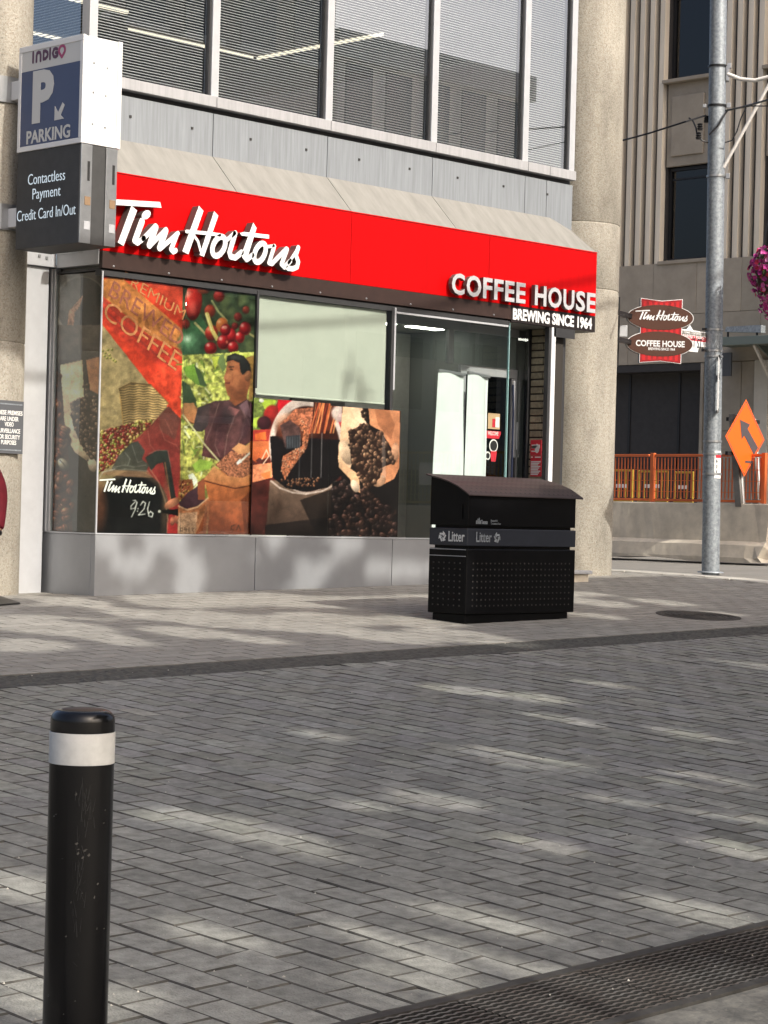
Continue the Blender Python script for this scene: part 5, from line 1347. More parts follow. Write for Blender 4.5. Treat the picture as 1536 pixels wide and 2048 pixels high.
for i, (tx, ty) in enumerate(trunks):
    if not leaves[i].v: continue
    names = ['beyond the picture to the right of the bin', 'nearest the camera on the right side', 'close behind the camera on the right', 'behind the camera', 'furthest behind the camera', 'across the road to the far right', 'across the road behind the camera']
    t = thing('street_tree', 'leafy street tree ' + names[i], 'tree', (tx, ty, gz(tx, ty)), 'street trees that shade the road')
    g0 = gz(tx, ty); c = np.mean(np.array(leaves[i].v), 0)
    MB().tube([(tx, ty, g0 - .1), (tx + .03, ty, g0 + 1.6), (tx + (c[0] - tx) * .2, ty + (c[1] - ty) * .2, g0 + 5.2), (tx + (c[0] - tx) * .6, ty + (c[1] - ty) * .6, c[2] - .4)], [.17, .13, .11, .06], 12).build('trunk', 'bark', t, smooth=True)
    lv = np.array(leaves[i].v)[::4]; lb_ = MB()
    for k in range(14):
        p = lv[rng.integers(len(lv))]; s0 = np.array((tx + (c[0] - tx) * .2, ty + (c[1] - ty) * .2, g0 + 5.0 + .05 * k)); m_ = (s0 + p) / 2 + np.array([0, 0, .3])
        bad = False
        for uu in np.linspace(0, 1, 8):
            pq = proj(s0 * (1 - uu) + p * uu)
            rel = (s0 * (1 - uu) + p * uu) - CAM
            if rel[0] * FX[1] + rel[1] * GX[1] > 0 and -150 < pq[0] < 1686 and pq[1] > -150: bad = True
        if not bad: lb_.tube([s0, m_, p], [.05, .03, .01], 7)
    if lb_.v: lb_.build('limbs', 'bark', t, smooth=True)['kind'] = 'stuff'
    leaves[i].build('crown', 'leaf', t)['kind'] = 'stuff'

# ================================================================== BUILDINGS ACROSS THE STREET (seen in the window reflections)
def block(label, x0, x1, y0, y1, h, m, floors, bays):
    t = thing('facing_building', label, 'building', ((x0 + x1) / 2, y0, gz(0, y0) - .2), 'buildings across the street')
    g = gz(0, y0) - .2
    MB().box(x0, x1, y1, y0, g, h).build('wall', m, t)
    MB().box(x0 - .2, x1 + .2, y0 + .002, y0 + .25, h - .6, h + .2).build('cornice', 'office_pale', t)
    fh = (h - g) / floors; bw = (x1 - x0) / bays
    for f in range(floors):
        for b_ in range(bays):
            w = MB().box(x0 + bw * (b_ + .18), x0 + bw * (b_ + .82), y0 + .003, y0 + .08, g + fh * (f + .28), g + fh * (f + .82)).build('window', 'dark_glass2', t)
            MB().box(x0 + bw * (b_ + .14), x0 + bw * (b_ + .86), y0 + .003, y0 + .18, g + fh * (f + .22), g + fh * (f + .27)).build('sill', 'office_pale', w)
    return t

block('tall dark office block across the street, mirrored in the upper windows', 14, 32.45, -30, -44, 27, 'office', 8, 9)
block('lower grey building across the street under open sky, mirrored in the upper windows', 32.6, 41.1, -30, -42, 14.8, 'office_pale', 4, 5)
# ================================================================== WINDOW POSTERS: flat print plus some glass reflections, painted texel by texel on real sheets behind the glass
class Art:
    def __init__(s, P3):
        s.pos = P3; q = proj(P3); s.x, s.y = q[..., 0], q[..., 1]
        s.c = np.zeros(P3.shape[:2] + (3,)); s.h, s.w = P3.shape[:2]
    def win(s, x0, y0, x1, y1):
        m = (s.x >= x0) & (s.x <= x1) & (s.y >= y0) & (s.y <= y1)
        r = np.where(m.any(1))[0]; c = np.where(m.any(0))[0]
        if not len(r): return None
        return slice(r[0], r[-1] + 1), slice(c[0], c[-1] + 1)
    def inside(s, pts, w):
        X, Y = s.x[w], s.y[w]; ins = np.zeros(X.shape, bool); n = len(pts)
        for i in range(n):
            (x0, y0), (x1, y1) = pts[i], pts[(i + 1) % n]
            if y0 == y1: continue
            c = ((y0 > Y) != (y1 > Y)) & (X < (x1 - x0) * (Y - y0) / (y1 - y0) + x0); ins ^= c
        return ins
    def poly(s, pts, col, col2=None, al=1., axis=1, tex=0., ts=6., fn=None):
        xs = [p[0] for p in pts]; ys = [p[1] for p in pts]; w = s.win(min(xs) - 2, min(ys) - 2, max(xs) + 2, max(ys) + 2)
        if w is None: return
        m = s.inside(pts, w).astype(float) * al
        base = np.broadcast_to(np.array(col, float), s.c[w].shape).copy()
        if col2 is not None:
            v = s.y[w] if axis else s.x[w]; a, b = (min(ys), max(ys)) if axis else (min(xs), max(xs))
            t = np.clip((v - a) / (b - a), 0, 1)[..., None]; base = base * (1 - t) + np.array(col2, float) * t
        if tex: base *= 1 + tex * (s.noise(w, ts) - .5)[..., None] * 2
        if fn is not None: base = fn(base, s.x[w], s.y[w])
        s.c[w] = s.c[w] * (1 - m[..., None]) + base * m[..., None]
    def noise(s, w, sc, seed=1):
        g = np.random.default_rng(seed).uniform(size=(128, 128)); out = 0; tot = 0
        for o in range(3):
            a, b = s.x[w] / sc * 2 ** o, s.y[w] / sc * 2 ** o; i, j = np.floor(a).astype(int), np.floor(b).astype(int); u, v = a - i, b - j
            u = u * u * (3 - 2 * u); v = v * v * (3 - 2 * v)
            f = (g[i % 128, j % 128] * (1 - u) + g[(i + 1) % 128, j % 128] * u) * (1 - v) + (g[i % 128, (j + 1) % 128] * (1 - u) + g[(i + 1) % 128, (j + 1) % 128] * u) * v
            out = out + f / 2 ** o; tot += 1 / 2 ** o
        return out / tot
    def ell(s, cx, cy, rx, ry, col, ang=0., al=1., soft=.12, sh=.45, hl=None, edge=None, lx=-.35, ly=-.4):
        R_ = max(rx, ry) + 2; w = s.win(cx - R_, cy - R_, cx + R_, cy + R_)
        if w is None: return
        dx, dy = s.x[w] - cx, s.y[w] - cy; c, n = math.cos(ang), math.sin(ang)
        u, v = (dx * c + dy * n) / rx, (-dx * n + dy * c) / ry; r = np.sqrt(u * u + v * v)
        m = np.clip((1 - r) / soft + .5, 0, 1) * al
        d = np.clip(np.sqrt((dx / R_ - lx) ** 2 + (dy / R_ - ly) ** 2), 0, 1.6)
        base = np.array(col, float) * (1 - sh * np.clip(d - .25, 0, 1))[..., None]
        if edge is not None: k = np.clip((r - .72) / .28, 0, 1)[..., None]; base = base * (1 - k) + np.array(edge, float) * k
        if hl is not None:
            h = np.exp(-(((dx / R_ - lx) / .22) ** 2 + ((dy / R_ - ly) / .22) ** 2))[..., None]; base = base * (1 - h) + np.array(hl, float) * h
        s.c[w] = s.c[w] * (1 - m[..., None]) + base * m[..., None]
    def line(s, pts, wd, col, al=1., col2=None):
        k = len(pts) - 1
        for i in range(k):
            (x0, y0), (x1, y1) = pts[i], pts[i + 1]; w = s.win(min(x0, x1) - wd - 1, min(y0, y1) - wd - 1, max(x0, x1) + wd + 1, max(y0, y1) + wd + 1)
            if w is None: continue
            dx, dy = x1 - x0, y1 - y0; L2 = dx * dx + dy * dy + 1e-9
            t = np.clip(((s.x[w] - x0) * dx + (s.y[w] - y0) * dy) / L2, 0, 1)
            d = np.hypot(s.x[w] - x0 - t * dx, s.y[w] - y0 - t * dy); m = np.clip((wd / 2 - d) + .5, 0, 1)[..., None] * al
            cc = np.array(col, float) if col2 is None else np.array(col, float) * (1 - i / k) + np.array(col2, float) * i / k
            s.c[w] = s.c[w] * (1 - m) + cc * m
    def bean(s, x, y, r, col, ang, crease=True):
        s.ell(x + .4, y + .6, r * 1.12, r * .82, np.array(col) * .28, ang, .9, .2, 0)
        s.ell(x, y, r, r * .68, col, ang, 1, .15, .75, np.minimum(np.array(col) * 1.5 + 25, 240))
        if crease and r > 3: s.line([(x - r * .75 * math.cos(ang), y - r * .75 * math.sin(ang)), (x + r * .1 * math.sin(ang), y - r * .1 * math.cos(ang)), (x + r * .75 * math.cos(ang), y + r * .75 * math.sin(ang))], max(.9, r * .16), np.array(col) * .3, .9)
    def beans(s, pts, n, r0, r1, cols, seed, crease=True):
        g = np.random.default_rng(seed); xs = [p[0] for p in pts]; ys = [p[1] for p in pts]
        def ok(x, y):
            ins = False
            for i in range(len(pts)):
                (x0, y0), (x1, y1) = pts[i], pts[(i + 1) % len(pts)]
                if (y0 > y) != (y1 > y) and x < (x1 - x0) * (y - y0) / (y1 - y0) + x0: ins = not ins
            return ins
        for _ in range(n):
            x, y = g.uniform(min(xs), max(xs)), g.uniform(min(ys), max(ys))
            if ok(x, y): s.bean(x, y, g.uniform(r0, r1), np.array(cols[int(g.integers(len(cols)))]) * g.uniform(.75, 1.1), g.uniform(0, math.pi), crease)
    def dots(s, pts, n, r0, r1, cols, seed, hl=(255, 245, 225)):
        g = np.random.default_rng(seed); xs = [p[0] for p in pts]; ys = [p[1] for p in pts]
        X = g.uniform(min(xs), max(xs), n); Y = g.uniform(min(ys), max(ys), n)
        for x, y in zip(X, Y):
            ins = False
            for i in range(len(pts)):
                (x0, y0), (x1, y1) = pts[i], pts[(i + 1) % len(pts)]
                if (y0 > y) != (y1 > y) and x < (x1 - x0) * (y - y0) / (y1 - y0) + x0: ins = not ins
            if ins: s.ell(x, y, r := g.uniform(r0, r1), r, cols[int(g.integers(len(cols)))], 0, 1, .35, .7, hl)
    def finish(s):
        c = np.pad(s.c, ((1, 1), (1, 1), (0, 0)), 'edge'); o = sum(c[i:i + s.h, j:j + s.w] * wgt for i, j, wgt in ((0, 1, .13), (2, 1, .13), (1, 0, .13), (1, 2, .13), (1, 1, .48)))
        w = (slice(0, s.h), slice(0, s.w)); lo, mid = s.noise(w, 34., 5), s.noise(w, 8., 9); g = np.random.default_rng(2).normal(size=(s.h, s.w))
        o = o * (1 + .42 * (lo - .5) + .30 * (mid - .5) + .045 * g)[..., None]
        gray = o.mean(-1, keepdims=True); s.c = gray + (o - gray) * .93
    def build(s, name, parent, label, k=.74):
        s.finish()
        h, w = s.h, s.w; idx = np.arange(h * w).reshape(h, w)
        F = np.stack([idx[:-1, :-1], idx[:-1, 1:], idx[1:, 1:], idx[1:, :-1]], -1).reshape(-1, 4)
        me = bpy.data.meshes.new(name); me.vertices.add(h * w); me.vertices.foreach_set('co', s.pos.reshape(-1).astype(np.float32))
        me.loops.add(len(F) * 4); me.loops.foreach_set('vertex_index', F.reshape(-1).astype(np.int32))
        me.polygons.add(len(F)); me.polygons.foreach_set('loop_start', np.arange(0, len(F) * 4, 4, dtype=np.int32)); me.update(calc_edges=True)
        a = me.color_attributes.new('art', 'FLOAT_COLOR', 'POINT')
        a.data.foreach_set('color', np.concatenate([np.minimum(lin(np.clip(s.c, 0, 255)) * k, .85), np.ones((h, w, 1))], -1).reshape(-1).astype(np.float32))
        me.materials.append(MATS['poster']); return link(name, me, parent, label=label)
def sheetY(x0, x1, z0, z1, nx, nz, Y=.045):
    X, Z = np.meshgrid(np.linspace(x0, x1, nx), np.linspace(z0, z1, nz)); return np.stack([X, np.full_like(X, Y), Z], -1)
def sheetX(y0, y1, z0, z1, ny, nz, X_=.03):
    Y, Z = np.meshgrid(np.linspace(y0, y1, ny), np.linspace(z0, z1, nz)); return np.stack([np.full_like(Y, X_), Y, Z], -1)

def paint(A):
    P_ = A.poly; E = A.ell; Lk = A.line
    # ---------- left panel: sack cloth, red banner, basket, cherries, coffee pot
    P_([(190, 530), (372, 530), (372, 1085), (180, 1085)], (172, 150, 108), (150, 128, 88), tex=.22, ts=9)
    for i in range(9): Lk([(205 + i * 13, 660 + i * 12), (203 + i * 13, 800)], 1.2, (140, 120, 85), .25)
    for x, y in ((205, 702), (211, 706), (216, 700), (209, 712), (219, 710), (224, 699), (221, 716), (227, 720), (231, 723), (214, 716)): E(x, y, 2.6, 2.4, (170, 165, 70), 0, 1, .3, .8, (240, 240, 190))
    P_([(190, 530), (372, 530), (372, 862), (205, 650), (195, 640)], (226, 70, 44), (232, 62, 40), tex=.30, ts=14)
    P_([(200, 640), (205, 560), (372, 690), (372, 760), (300, 720)], (196, 60, 50), al=.45, tex=.4, ts=9)
    P_([(205, 560), (235, 548), (372, 665), (372, 705), (300, 672), (205, 592)], (205, 138, 72), al=.85, tex=.3, ts=7)
    P_([(203, 612), (372, 757), (372, 762), (203, 618)], (150, 58, 52), al=.6)
    P_([(205, 596), (372, 735), (372, 742), (203, 603)], (150, 66, 52), al=.5)
    P_([(240, 547), (300, 560), (330, 600), (372, 640), (372, 560)], (190, 66, 48), al=.5, tex=.5, ts=10)
    P_([(302, 752), (372, 700), (372, 862), (330, 800)], (242, 78, 50), al=.6, tex=.4, ts=8)
    P_([(238, 778), (262, 766), (300, 768), (338, 806), (318, 832), (308, 842), (246, 852), (240, 800)], (158, 120, 68))
    def weave(base, X, Y):
        t = .72 + .28 * np.sin((Y - .16 * (X - 285) ** 2 / 90 + .8 * np.sin(X / 3.1)) * 1.25); b = .92 + .10 * np.sin(X / 4.3)
        lgt = np.clip(.62 + (X - 238) / 130, .6, 1.25); return base * (t * b * lgt)[..., None] * 1.15
    P_([(238, 778), (262, 766), (302, 770), (336, 808), (318, 832), (308, 842), (248, 854), (243, 806)], (206, 168, 112), fn=weave)
    Lk([(238, 778), (262, 766), (302, 770)], 3, (96, 72, 44))
    ch = [(192, 868), (215, 858), (262, 846), (308, 838), (300, 852), (260, 888), (232, 925), (190, 950)]
    P_(ch, (96, 48, 36)); A.dots(ch, 900, 1.6, 3.2, [(190, 52, 46), (205, 70, 56), (150, 40, 40), (214, 190, 90), (170, 170, 70), (120, 60, 44)], 5)
    P_([(337, 812), (372, 848), (372, 1080), (335, 1080), (330, 1000), (262, 902), (262, 888), (300, 852)], (128, 62, 54), (176, 44, 44), tex=.08, ts=30)
    P_([(318, 830), (337, 812), (360, 838), (350, 880), (320, 860)], (112, 72, 62), al=.6)
    for pts in ([(318, 850), (330, 880), (352, 890), (358, 900)], [(296, 862), (300, 890), (310, 902)], [(330, 838), (345, 870)]): Lk(pts, 1.6, (190, 120, 105), .5)
    # pot
    P_([(262, 886), (276, 882), (290, 902), (284, 918), (298, 930), (292, 945), (222, 940), (236, 912)], (66, 66, 60), (84, 80, 70))
    for pts in ([(264, 890), (272, 915), (276, 925), (284, 922)], [(250, 905), (260, 918), (256, 930)], [(226, 935), (250, 930), (268, 934), (292, 930)], [(212, 944), (250, 938), (296, 942)]): Lk(pts, 1.3, (150, 150, 138), .7)
    P_([(290, 915), (312, 902), (334, 900), (340, 925), (354, 1010), (344, 1012), (326, 925), (314, 928), (302, 942)], (58, 62, 56), (34, 34, 34))
    Lk([(330, 925), (342, 1004)], 2.2, (190, 120, 80), .7); Lk([(296, 908), (316, 900), (336, 902), (342, 935)], 1.3, (150, 150, 138), .6)
    E(266, 1020, 72, 78, (28, 26, 25), 0, 1, .03, .1, None, (74, 60, 50)); E(266, 1024, 66, 72, (27, 27, 28), 0, 1, .1, 0)
    P_([(186, 1010), (330, 1010), (336, 1085), (186, 1085)], (28, 27, 28))
    E(198, 1010, 14, 50, (120, 70, 50), 0, .6, .9, 0); E(330, 1010, 6, 60, (110, 84, 64), .06, .5, .9, 0)
    P_([(200, 948), (220, 940), (296, 942), (308, 956), (204, 950)], (150, 112, 84), al=.7)
    Lk([(194, 965), (206, 944), (230, 938)], 2, (200, 190, 175), .7); Lk([(300, 938), (318, 965), (330, 1000), (336, 1040), (332, 1080)], 2, (170, 140, 112), .6)
    # hand with marker
    E(345, 1006, 18, 8, (222, 140, 104), -.5, 1, .15, .5); E(356, 1036, 7, 12, (214, 128, 96), .2, 1, .15, .5); E(345, 1042, 5, 9, (200, 116, 88), .1, 1, .15, .5)
    P_([(324, 1020), (360, 1018), (358, 1032), (326, 1026)], (24, 24, 24)); E(319, 1023, 3, 3, (220, 215, 200), 0, 1, .3, .2)
    # handwritten time
    for pts in ([(270, 1004), (262, 1012), (262, 1018), (270, 1016), (274, 1006), (271, 1001), (266, 1001)], [(274, 1004), (270, 1020), (263, 1034)], [(281, 1010), (286, 1003), (291, 1006), (288, 1018), (277, 1030), (290, 1028)],
                [(299, 1004), (295, 1018), (298, 1032), (304, 1034), (306, 1027), (301, 1023), (297, 1027)]): Lk(pts, 1.9, (236, 234, 228))
    for p in ((276, 1017), (275, 1022)): E(p[0], p[1], 1.3, 1.3, (236, 234, 228), 0, 1, .4, 0)
    # ---------- second panel: coffee cherries above, grower below
    P_([(366, 560), (530, 560), (530, 712), (364, 712)], (52, 66, 46), (66, 78, 52), tex=.55, ts=14)
    for x, y, r in ((450, 603, 9), (470, 640, 8), (462, 625, 7), (500, 690, 8), (485, 600, 9), (448, 625, 6)): E(x, y, r, r * 1.6, (120, 130, 80), .4, .5, .8, .2)
    P_([(366, 640), (400, 628), (418, 660), (412, 712), (364, 712)], (56, 92, 60), (64, 110, 72), tex=.2)
    E(386, 690, 30, 24, (92, 140, 100), .3, .9, .4, .5, (190, 210, 185))
    E(387, 603, 17, 38, (214, 40, 34), .05, 1, .08, .6, (245, 160, 140)); E(384, 615, 9, 14, (240, 110, 96), 0, .45, .9, 0)
    for x, y, rx, ry, c in ((408, 576, 14, 12, (196, 80, 46)), (438, 592, 11, 12, (190, 44, 40)), (420, 622, 11, 13, (196, 62, 40)), (372, 648, 8, 10, (170, 50, 40)), (476, 634, 8, 9, (150, 40, 36)), (492, 620, 7, 8, (140, 50, 36)), (470, 652, 7, 7, (150, 40, 36))): E(x, y, rx, ry, c, 0, .95, .2, .6, np.array(c) + 40)
    Lk([(424, 602), (436, 622), (454, 642)], 4, (150, 150, 100)); Lk([(390, 646), (411, 668)], 4.5, (176, 164, 110)); Lk([(500, 668), (512, 676)], 4, (150, 140, 90))
    E(423, 666, 13, 16, (206, 54, 40), .1, 1, .1, .6, (236, 140, 110)); E(444, 650, 12, 15, (226, 120, 60), .1, 1, .1, .4, (244, 190, 130))
    Lk([(414, 628), (424, 660), (434, 678)], 8, (206, 186, 104)); Lk([(412, 628), (423, 660)], 2, (236, 226, 160))
    for x, y, rx, ry in ((421, 696, 12.5, 12.5), (447, 684, 13, 15), (463, 672, 9, 16), (451, 660, 10.5, 12), (466, 694, 10.5, 11.5), (480, 674, 9, 12), (490, 657, 11.5, 13.5)): E(x, y, rx, ry, (206, 30, 36), 0, 1, .08, .75, (250, 190, 176), (130, 16, 24))
    E(451, 655, 3.5, 3.5, (236, 150, 130), 0, 1, .3, .3); E(454, 684, 2.4, 3.2, (230, 130, 100), 0, .8, .3, .3)
    # grower among leaves
    P_([(364, 710), (530, 703), (530, 800), (530, 1080), (358, 1080)], (186, 190, 96), (150, 140, 70), tex=.75, ts=7)
    g = np.random.default_rng(11)
    for _ in range(150):
        x, y = g.uniform(364, 440), g.uniform(712, 1000); c = [(222, 222, 150), (120, 150, 60), (240, 240, 205), (90, 110, 44), (170, 180, 70)][int(g.integers(5))]
        Lk([(x, y), (x + g.normal() * 7, y + g.normal() * 9)], g.uniform(1.5, 4), c, .8)
    P_([(366, 735), (388, 728), (402, 745), (412, 775), (395, 770), (372, 752)], (132, 178, 62), (96, 128, 58)); P_([(388, 730), (400, 740), (414, 772), (400, 770)], (66, 84, 56))
    P_([(364, 760), (380, 772), (392, 800), (394, 815), (366, 812)], (66, 84, 58)); P_([(428, 712), (448, 708), (452, 735), (446, 745)], (120, 140, 84))
    for x, y in ((470, 716), (489, 722), (430, 726)): P_([(x - 7, y - 12), (x + 9, y - 14), (x + 4, y + 2), (x + 1, y + 14), (x - 4, y + 2)], (206, 214, 84), (180, 194, 60))
    P_([(492, 715), (530, 705), (530, 800), (497, 800), (500, 760)], (170, 128, 66), (150, 110, 60), tex=.4, ts=6)
    # head: face in profile to the left, dark hair, ear, neck
    P_([(455, 722), (462, 712), (480, 710), (497, 722), (503, 742), (500, 770), (494, 790), (470, 800), (455, 790), (450, 772), (449, 757), (452, 742)], (170, 100, 66), (148, 84, 56), axis=0)
    P_([(452, 724), (455, 712), (470, 706), (488, 712), (500, 728), (503, 745), (494, 742), (486, 750), (481, 745), (479, 726), (466, 720)], (42, 42, 40))
    E(496, 752, 6.5, 11, (186, 116, 80), .2, 1, .15, .5); P_([(457, 733), (468, 732), (468, 735), (458, 736)], (70, 44, 34)); E(463, 739, 3.5, 1.8, (60, 38, 30), .1, .9, .3, 0)
    P_([(451, 745), (447, 757), (454, 760), (458, 750)], (190, 116, 80)); P_([(450, 764), (460, 764), (459, 768), (451, 768)], (140, 62, 54)); Lk([(450, 766), (460, 766)], 1, (96, 44, 40))
    E(476, 758, 8, 14, (190, 118, 78), 0, .5, .9, 0); P_([(462, 786), (494, 780), (494, 812), (470, 818), (458, 804)], (150, 86, 56), (132, 74, 48))
    for (x, y, rx, ry, c, al) in ((458, 752, 5, 8, (206, 132, 88), .6), (468, 745, 7, 5, (196, 124, 82), .5), (462, 778, 7, 6, (128, 70, 46), .55), (486, 772, 8, 14, (120, 68, 44), .5), (470, 768, 7, 7, (190, 116, 76), .5), (466, 728, 9, 4, (192, 122, 82), .6), (480, 792, 12, 8, (100, 56, 38), .6), (489, 735, 7, 12, (26, 26, 26), .6), (470, 715, 12, 3.5, (80, 80, 78), .5)): E(x, y, rx, ry, c, .1, al, .9, 0)
    # arm, shirt
    E(382, 828, 18, 22, (202, 138, 92), -.7, 1, .1, .5); P_([(366, 806), (388, 806), (398, 836), (396, 852), (372, 838)], (206, 142, 94), (184, 112, 70))
    P_([(396, 815), (430, 802), (458, 800), (470, 812), (494, 798), (512, 812), (516, 850), (506, 880), (478, 900), (462, 918), (442, 922), (404, 912), (410, 860), (384, 862), (398, 840)], (84, 58, 60), (92, 52, 54), tex=.3, ts=10)
    P_([(396, 815), (420, 808), (416, 850), (404, 864), (384, 862)], (66, 56, 58)); P_([(500, 806), (512, 812), (516, 850), (506, 860)], (110, 62, 88))
    for pts in ([(438, 806), (424, 850), (412, 880)], [(470, 830), (455, 870), (448, 915)], [(436, 850), (430, 890), (440, 915)], [(492, 820), (484, 870), (470, 900)], [(480, 812), (500, 850)]): Lk(pts, 2.2, (150, 120, 112), .5)
    P_([(458, 812), (480, 820), (470, 832), (452, 826)], (150, 92, 92)); P_([(478, 812), (494, 800), (504, 836), (488, 826)], (126, 92, 100))
    for (x, y, rx, ry, c, al, an) in ((440, 850, 14, 40, (58, 36, 42), .5, .3), (470, 870, 12, 36, (118, 76, 76), .4, .3), (492, 850, 9, 30, (60, 40, 50), .5, .2), (420, 890, 10, 26, (116, 70, 68), .4, .4), (455, 830, 12, 16, (52, 46, 50), .6, 0), (410, 830, 10, 16, (110, 80, 80), .4, .5)): E(x, y, rx, ry, c, an, al, .9, 0)
    # stems and low leaves
    Lk([(366, 830), (390, 862), (410, 890), (438, 922)], 3, (206, 200, 150)); P_([(384, 930), (400, 918), (426, 924), (420, 938), (392, 944)], (150, 180, 70)); P_([(376, 950), (386, 946), (396, 962), (384, 978)], (232, 232, 214))
    P_([(358, 960), (384, 958), (388, 975), (368, 1000), (356, 1000)], (140, 80, 44)); A.dots([(356, 962), (380, 962), (378, 985), (360, 1003)], 60, 1.5, 2.6, [(190, 60, 44), (214, 170, 80), (120, 50, 30)], 8)
    # sacks of ground coffee
    P_([(357, 1006), (376, 985), (402, 968), (412, 1000), (400, 1012), (366, 1022)], (70, 44, 52)); P_([(395, 965), (410, 955), (410, 1000), (396, 1000)], (150, 78, 52))
    sackc = (198, 116, 66)
    P_([(408, 958), (430, 935), (450, 945), (470, 960), (508, 954), (524, 1000), (520, 1075), (415, 1075), (418, 1000)], sackc, (158, 72, 44), tex=.16, ts=12)
    P_([(408, 958), (428, 932), (452, 952), (505, 948), (508, 970), (470, 978), (420, 966)], (214, 146, 94), (196, 116, 70), tex=.1)
    Lk([(410, 962), (440, 970), (470, 977), (506, 970)], 2.4, (96, 44, 28))
    P_([(430, 930), (462, 902), (480, 906), (508, 900), (510, 944), (486, 956), (455, 952)], (170, 104, 76), tex=.7, ts=2.2)
    P_([(482, 1000), (524, 960), (530, 1075), (490, 1075)], (96, 44, 34), (60, 32, 26), al=.55, axis=0)
    P_([(464, 898), (478, 886), (492, 892), (508, 878), (510, 905), (478, 908)], (222, 152, 102), tex=.1); Lk([(482, 922), (504, 902)], 3.6, (238, 232, 220)); P_([(473, 925), (480, 917), (484, 924), (474, 930)], (236, 236, 236))
    P_([(357, 1010), (372, 1018), (395, 1012), (418, 994), (418, 1040), (412, 1075), (355, 1075)], (190, 104, 62), (206, 150, 110), tex=.3, ts=4); P_([(357, 1026), (395, 1024), (390, 1075), (355, 1075)], (226, 190, 160), al=.6, tex=.4, ts=3)
    Lk([(357, 1012), (375, 1020), (395, 1014), (416, 996)], 2.5, (236, 190, 150)); P_([(388, 1075), (404, 1040), (414, 1020), (412, 1075)], (176, 84, 48), al=.8)
    for pts in ([(361, 1056), (361, 1062), (365, 1062), (365, 1056), (361, 1056)], [(370, 1055), (368, 1060), (373, 1060), (372, 1056), (372, 1063)], [(378, 1056), (378, 1063)], [(384, 1056), (387, 1058), (384, 1060), (387, 1063)]): Lk(pts, 1.2, (60, 34, 26), .8)
    Lk([(470, 1050), (463, 1052), (462, 1058), (468, 1060)], 2, (70, 36, 26), .8); Lk([(473, 1060), (477, 1050), (481, 1060)], 2, (70, 36, 26), .8)
    # ---------- third panel: cup of coffee
    P_([(508, 780), (700, 800), (700, 1090), (500, 1090)], (120, 44, 36), (52, 26, 22), tex=.3, ts=12)
    P_([(505, 790), (556, 800), (548, 820), (520, 860), (505, 860)], (110, 130, 60), tex=.6, ts=6)
    P_([(520, 800), (552, 800), (546, 818), (532, 822)], (170, 200, 60)); P_([(508, 836), (526, 832), (512, 856), (503, 850)], (176, 206, 70)); E(523, 801, 5, 4, (235, 238, 226), .3, 1, .3, .2)
    E(545, 832, 18, 22, (170, 40, 36), 0, 1, .2, .5); E(528, 846, 14, 14, (70, 34, 40), 0, 1, .2, .4); P_([(505, 860), (548, 858), (548, 880), (505, 884)], (180, 56, 46))
    P_([(510, 868), (531, 863), (533, 880), (510, 880)], (232, 110, 50)); P_([(500, 882), (550, 882), (545, 910), (512, 925), (500, 915)], (216, 116, 66), (206, 96, 50)); P_([(506, 930), (545, 925), (545, 955), (505, 965)], (226, 140, 96), tex=.3, ts=5)
    Lk([(520, 926), (533, 900), (538, 912), (526, 928)], 2, (238, 210, 180)); P_([(511, 922), (519, 915), (526, 921), (522, 927)], (90, 44, 40)); P_([(520, 948), (541, 942), (541, 956), (530, 958)], (224, 116, 60))
    P_([(556, 795), (600, 795), (720, 805), (700, 850), (556, 850)], (196, 24, 34))
    # cup: rim, coffee, body
    P_([(540, 960), (686, 962), (700, 1085), (530, 1085)], (120, 98, 80), (46, 34, 28), tex=.06, ts=40)
    P_([(600, 1000), (690, 970), (690, 1085), (640, 1085)], (18, 14, 12), al=.75); P_([(530, 1050), (690, 1030), (690, 1085), (530, 1085)], (14, 12, 12), al=.7)
    E(612, 890, 74, 96, (224, 212, 200), 0, 1, .02, .3, None, (206, 190, 176)); E(614, 898, 66, 86, (58, 26, 18), 0, 1, .04, .2)
    P_([(540, 872), (686, 880), (684, 950), (655, 975), (612, 984), (572, 976), (545, 955)], (17, 15, 16))
    E(590, 845, 40, 22, (200, 158, 128), -.1, .9, .3, .4); E(596, 858, 44, 24, (120, 62, 40), -.1, .9, .3, .3)
    P_([(558, 852), (590, 818), (628, 815), (628, 862), (616, 870), (606, 850), (580, 850)], (176, 104, 72), tex=.6, ts=3)
    P_([(560, 850), (580, 840), (600, 855), (602, 890), (570, 895)], (84, 60, 56), tex=.3); P_([(572, 872), (601, 870), (600, 896), (572, 898)], (46, 50, 54))
    for i in range(6): Lk([(575 + i * 5, 874), (575 + i * 5, 895)], 1, (110, 116, 118), .6)
    swirl = [(598, 830), (612, 845), (618, 870), (614, 895), (598, 918), (582, 940), (570, 960), (562, 940), (566, 912), (584, 902), (604, 892), (606, 866), (596, 845)]
    P_(swirl, (170, 100, 66), tex=.75, ts=2.2); A.dots(swirl, 260, 1.2, 2.4, [(206, 134, 96), (130, 66, 40), (226, 164, 120)], 21)
    A.dots([(560, 960), (640, 955), (630, 972), (580, 975)], 90, 1.2, 2.6, [(150, 96, 60), (110, 64, 40)], 22)
    P_([(628, 800), (690, 802), (660, 862), (622, 866)], (66, 24, 20), (110, 50, 30), axis=0)
    g = np.random.default_rng(4)
    for _ in range(26): x = g.uniform(630, 680); Lk([(x, 800), (x - g.uniform(6, 24), 866)], g.uniform(1, 2.4), [(226, 110, 60), (90, 30, 24), (240, 170, 100), (160, 60, 40)][int(g.integers(4))], .8)
    for x, c in ((624, 110), (644, 150), (600, 100)): Lk([(x, 866), (x - 2, 955)], 1.8, (c, c, c), .6)  # grey vertical streaks: glass reflections painted over the cup
    E(680, 828, 18, 16, (232, 222, 210), .7, .9, .3, .4)
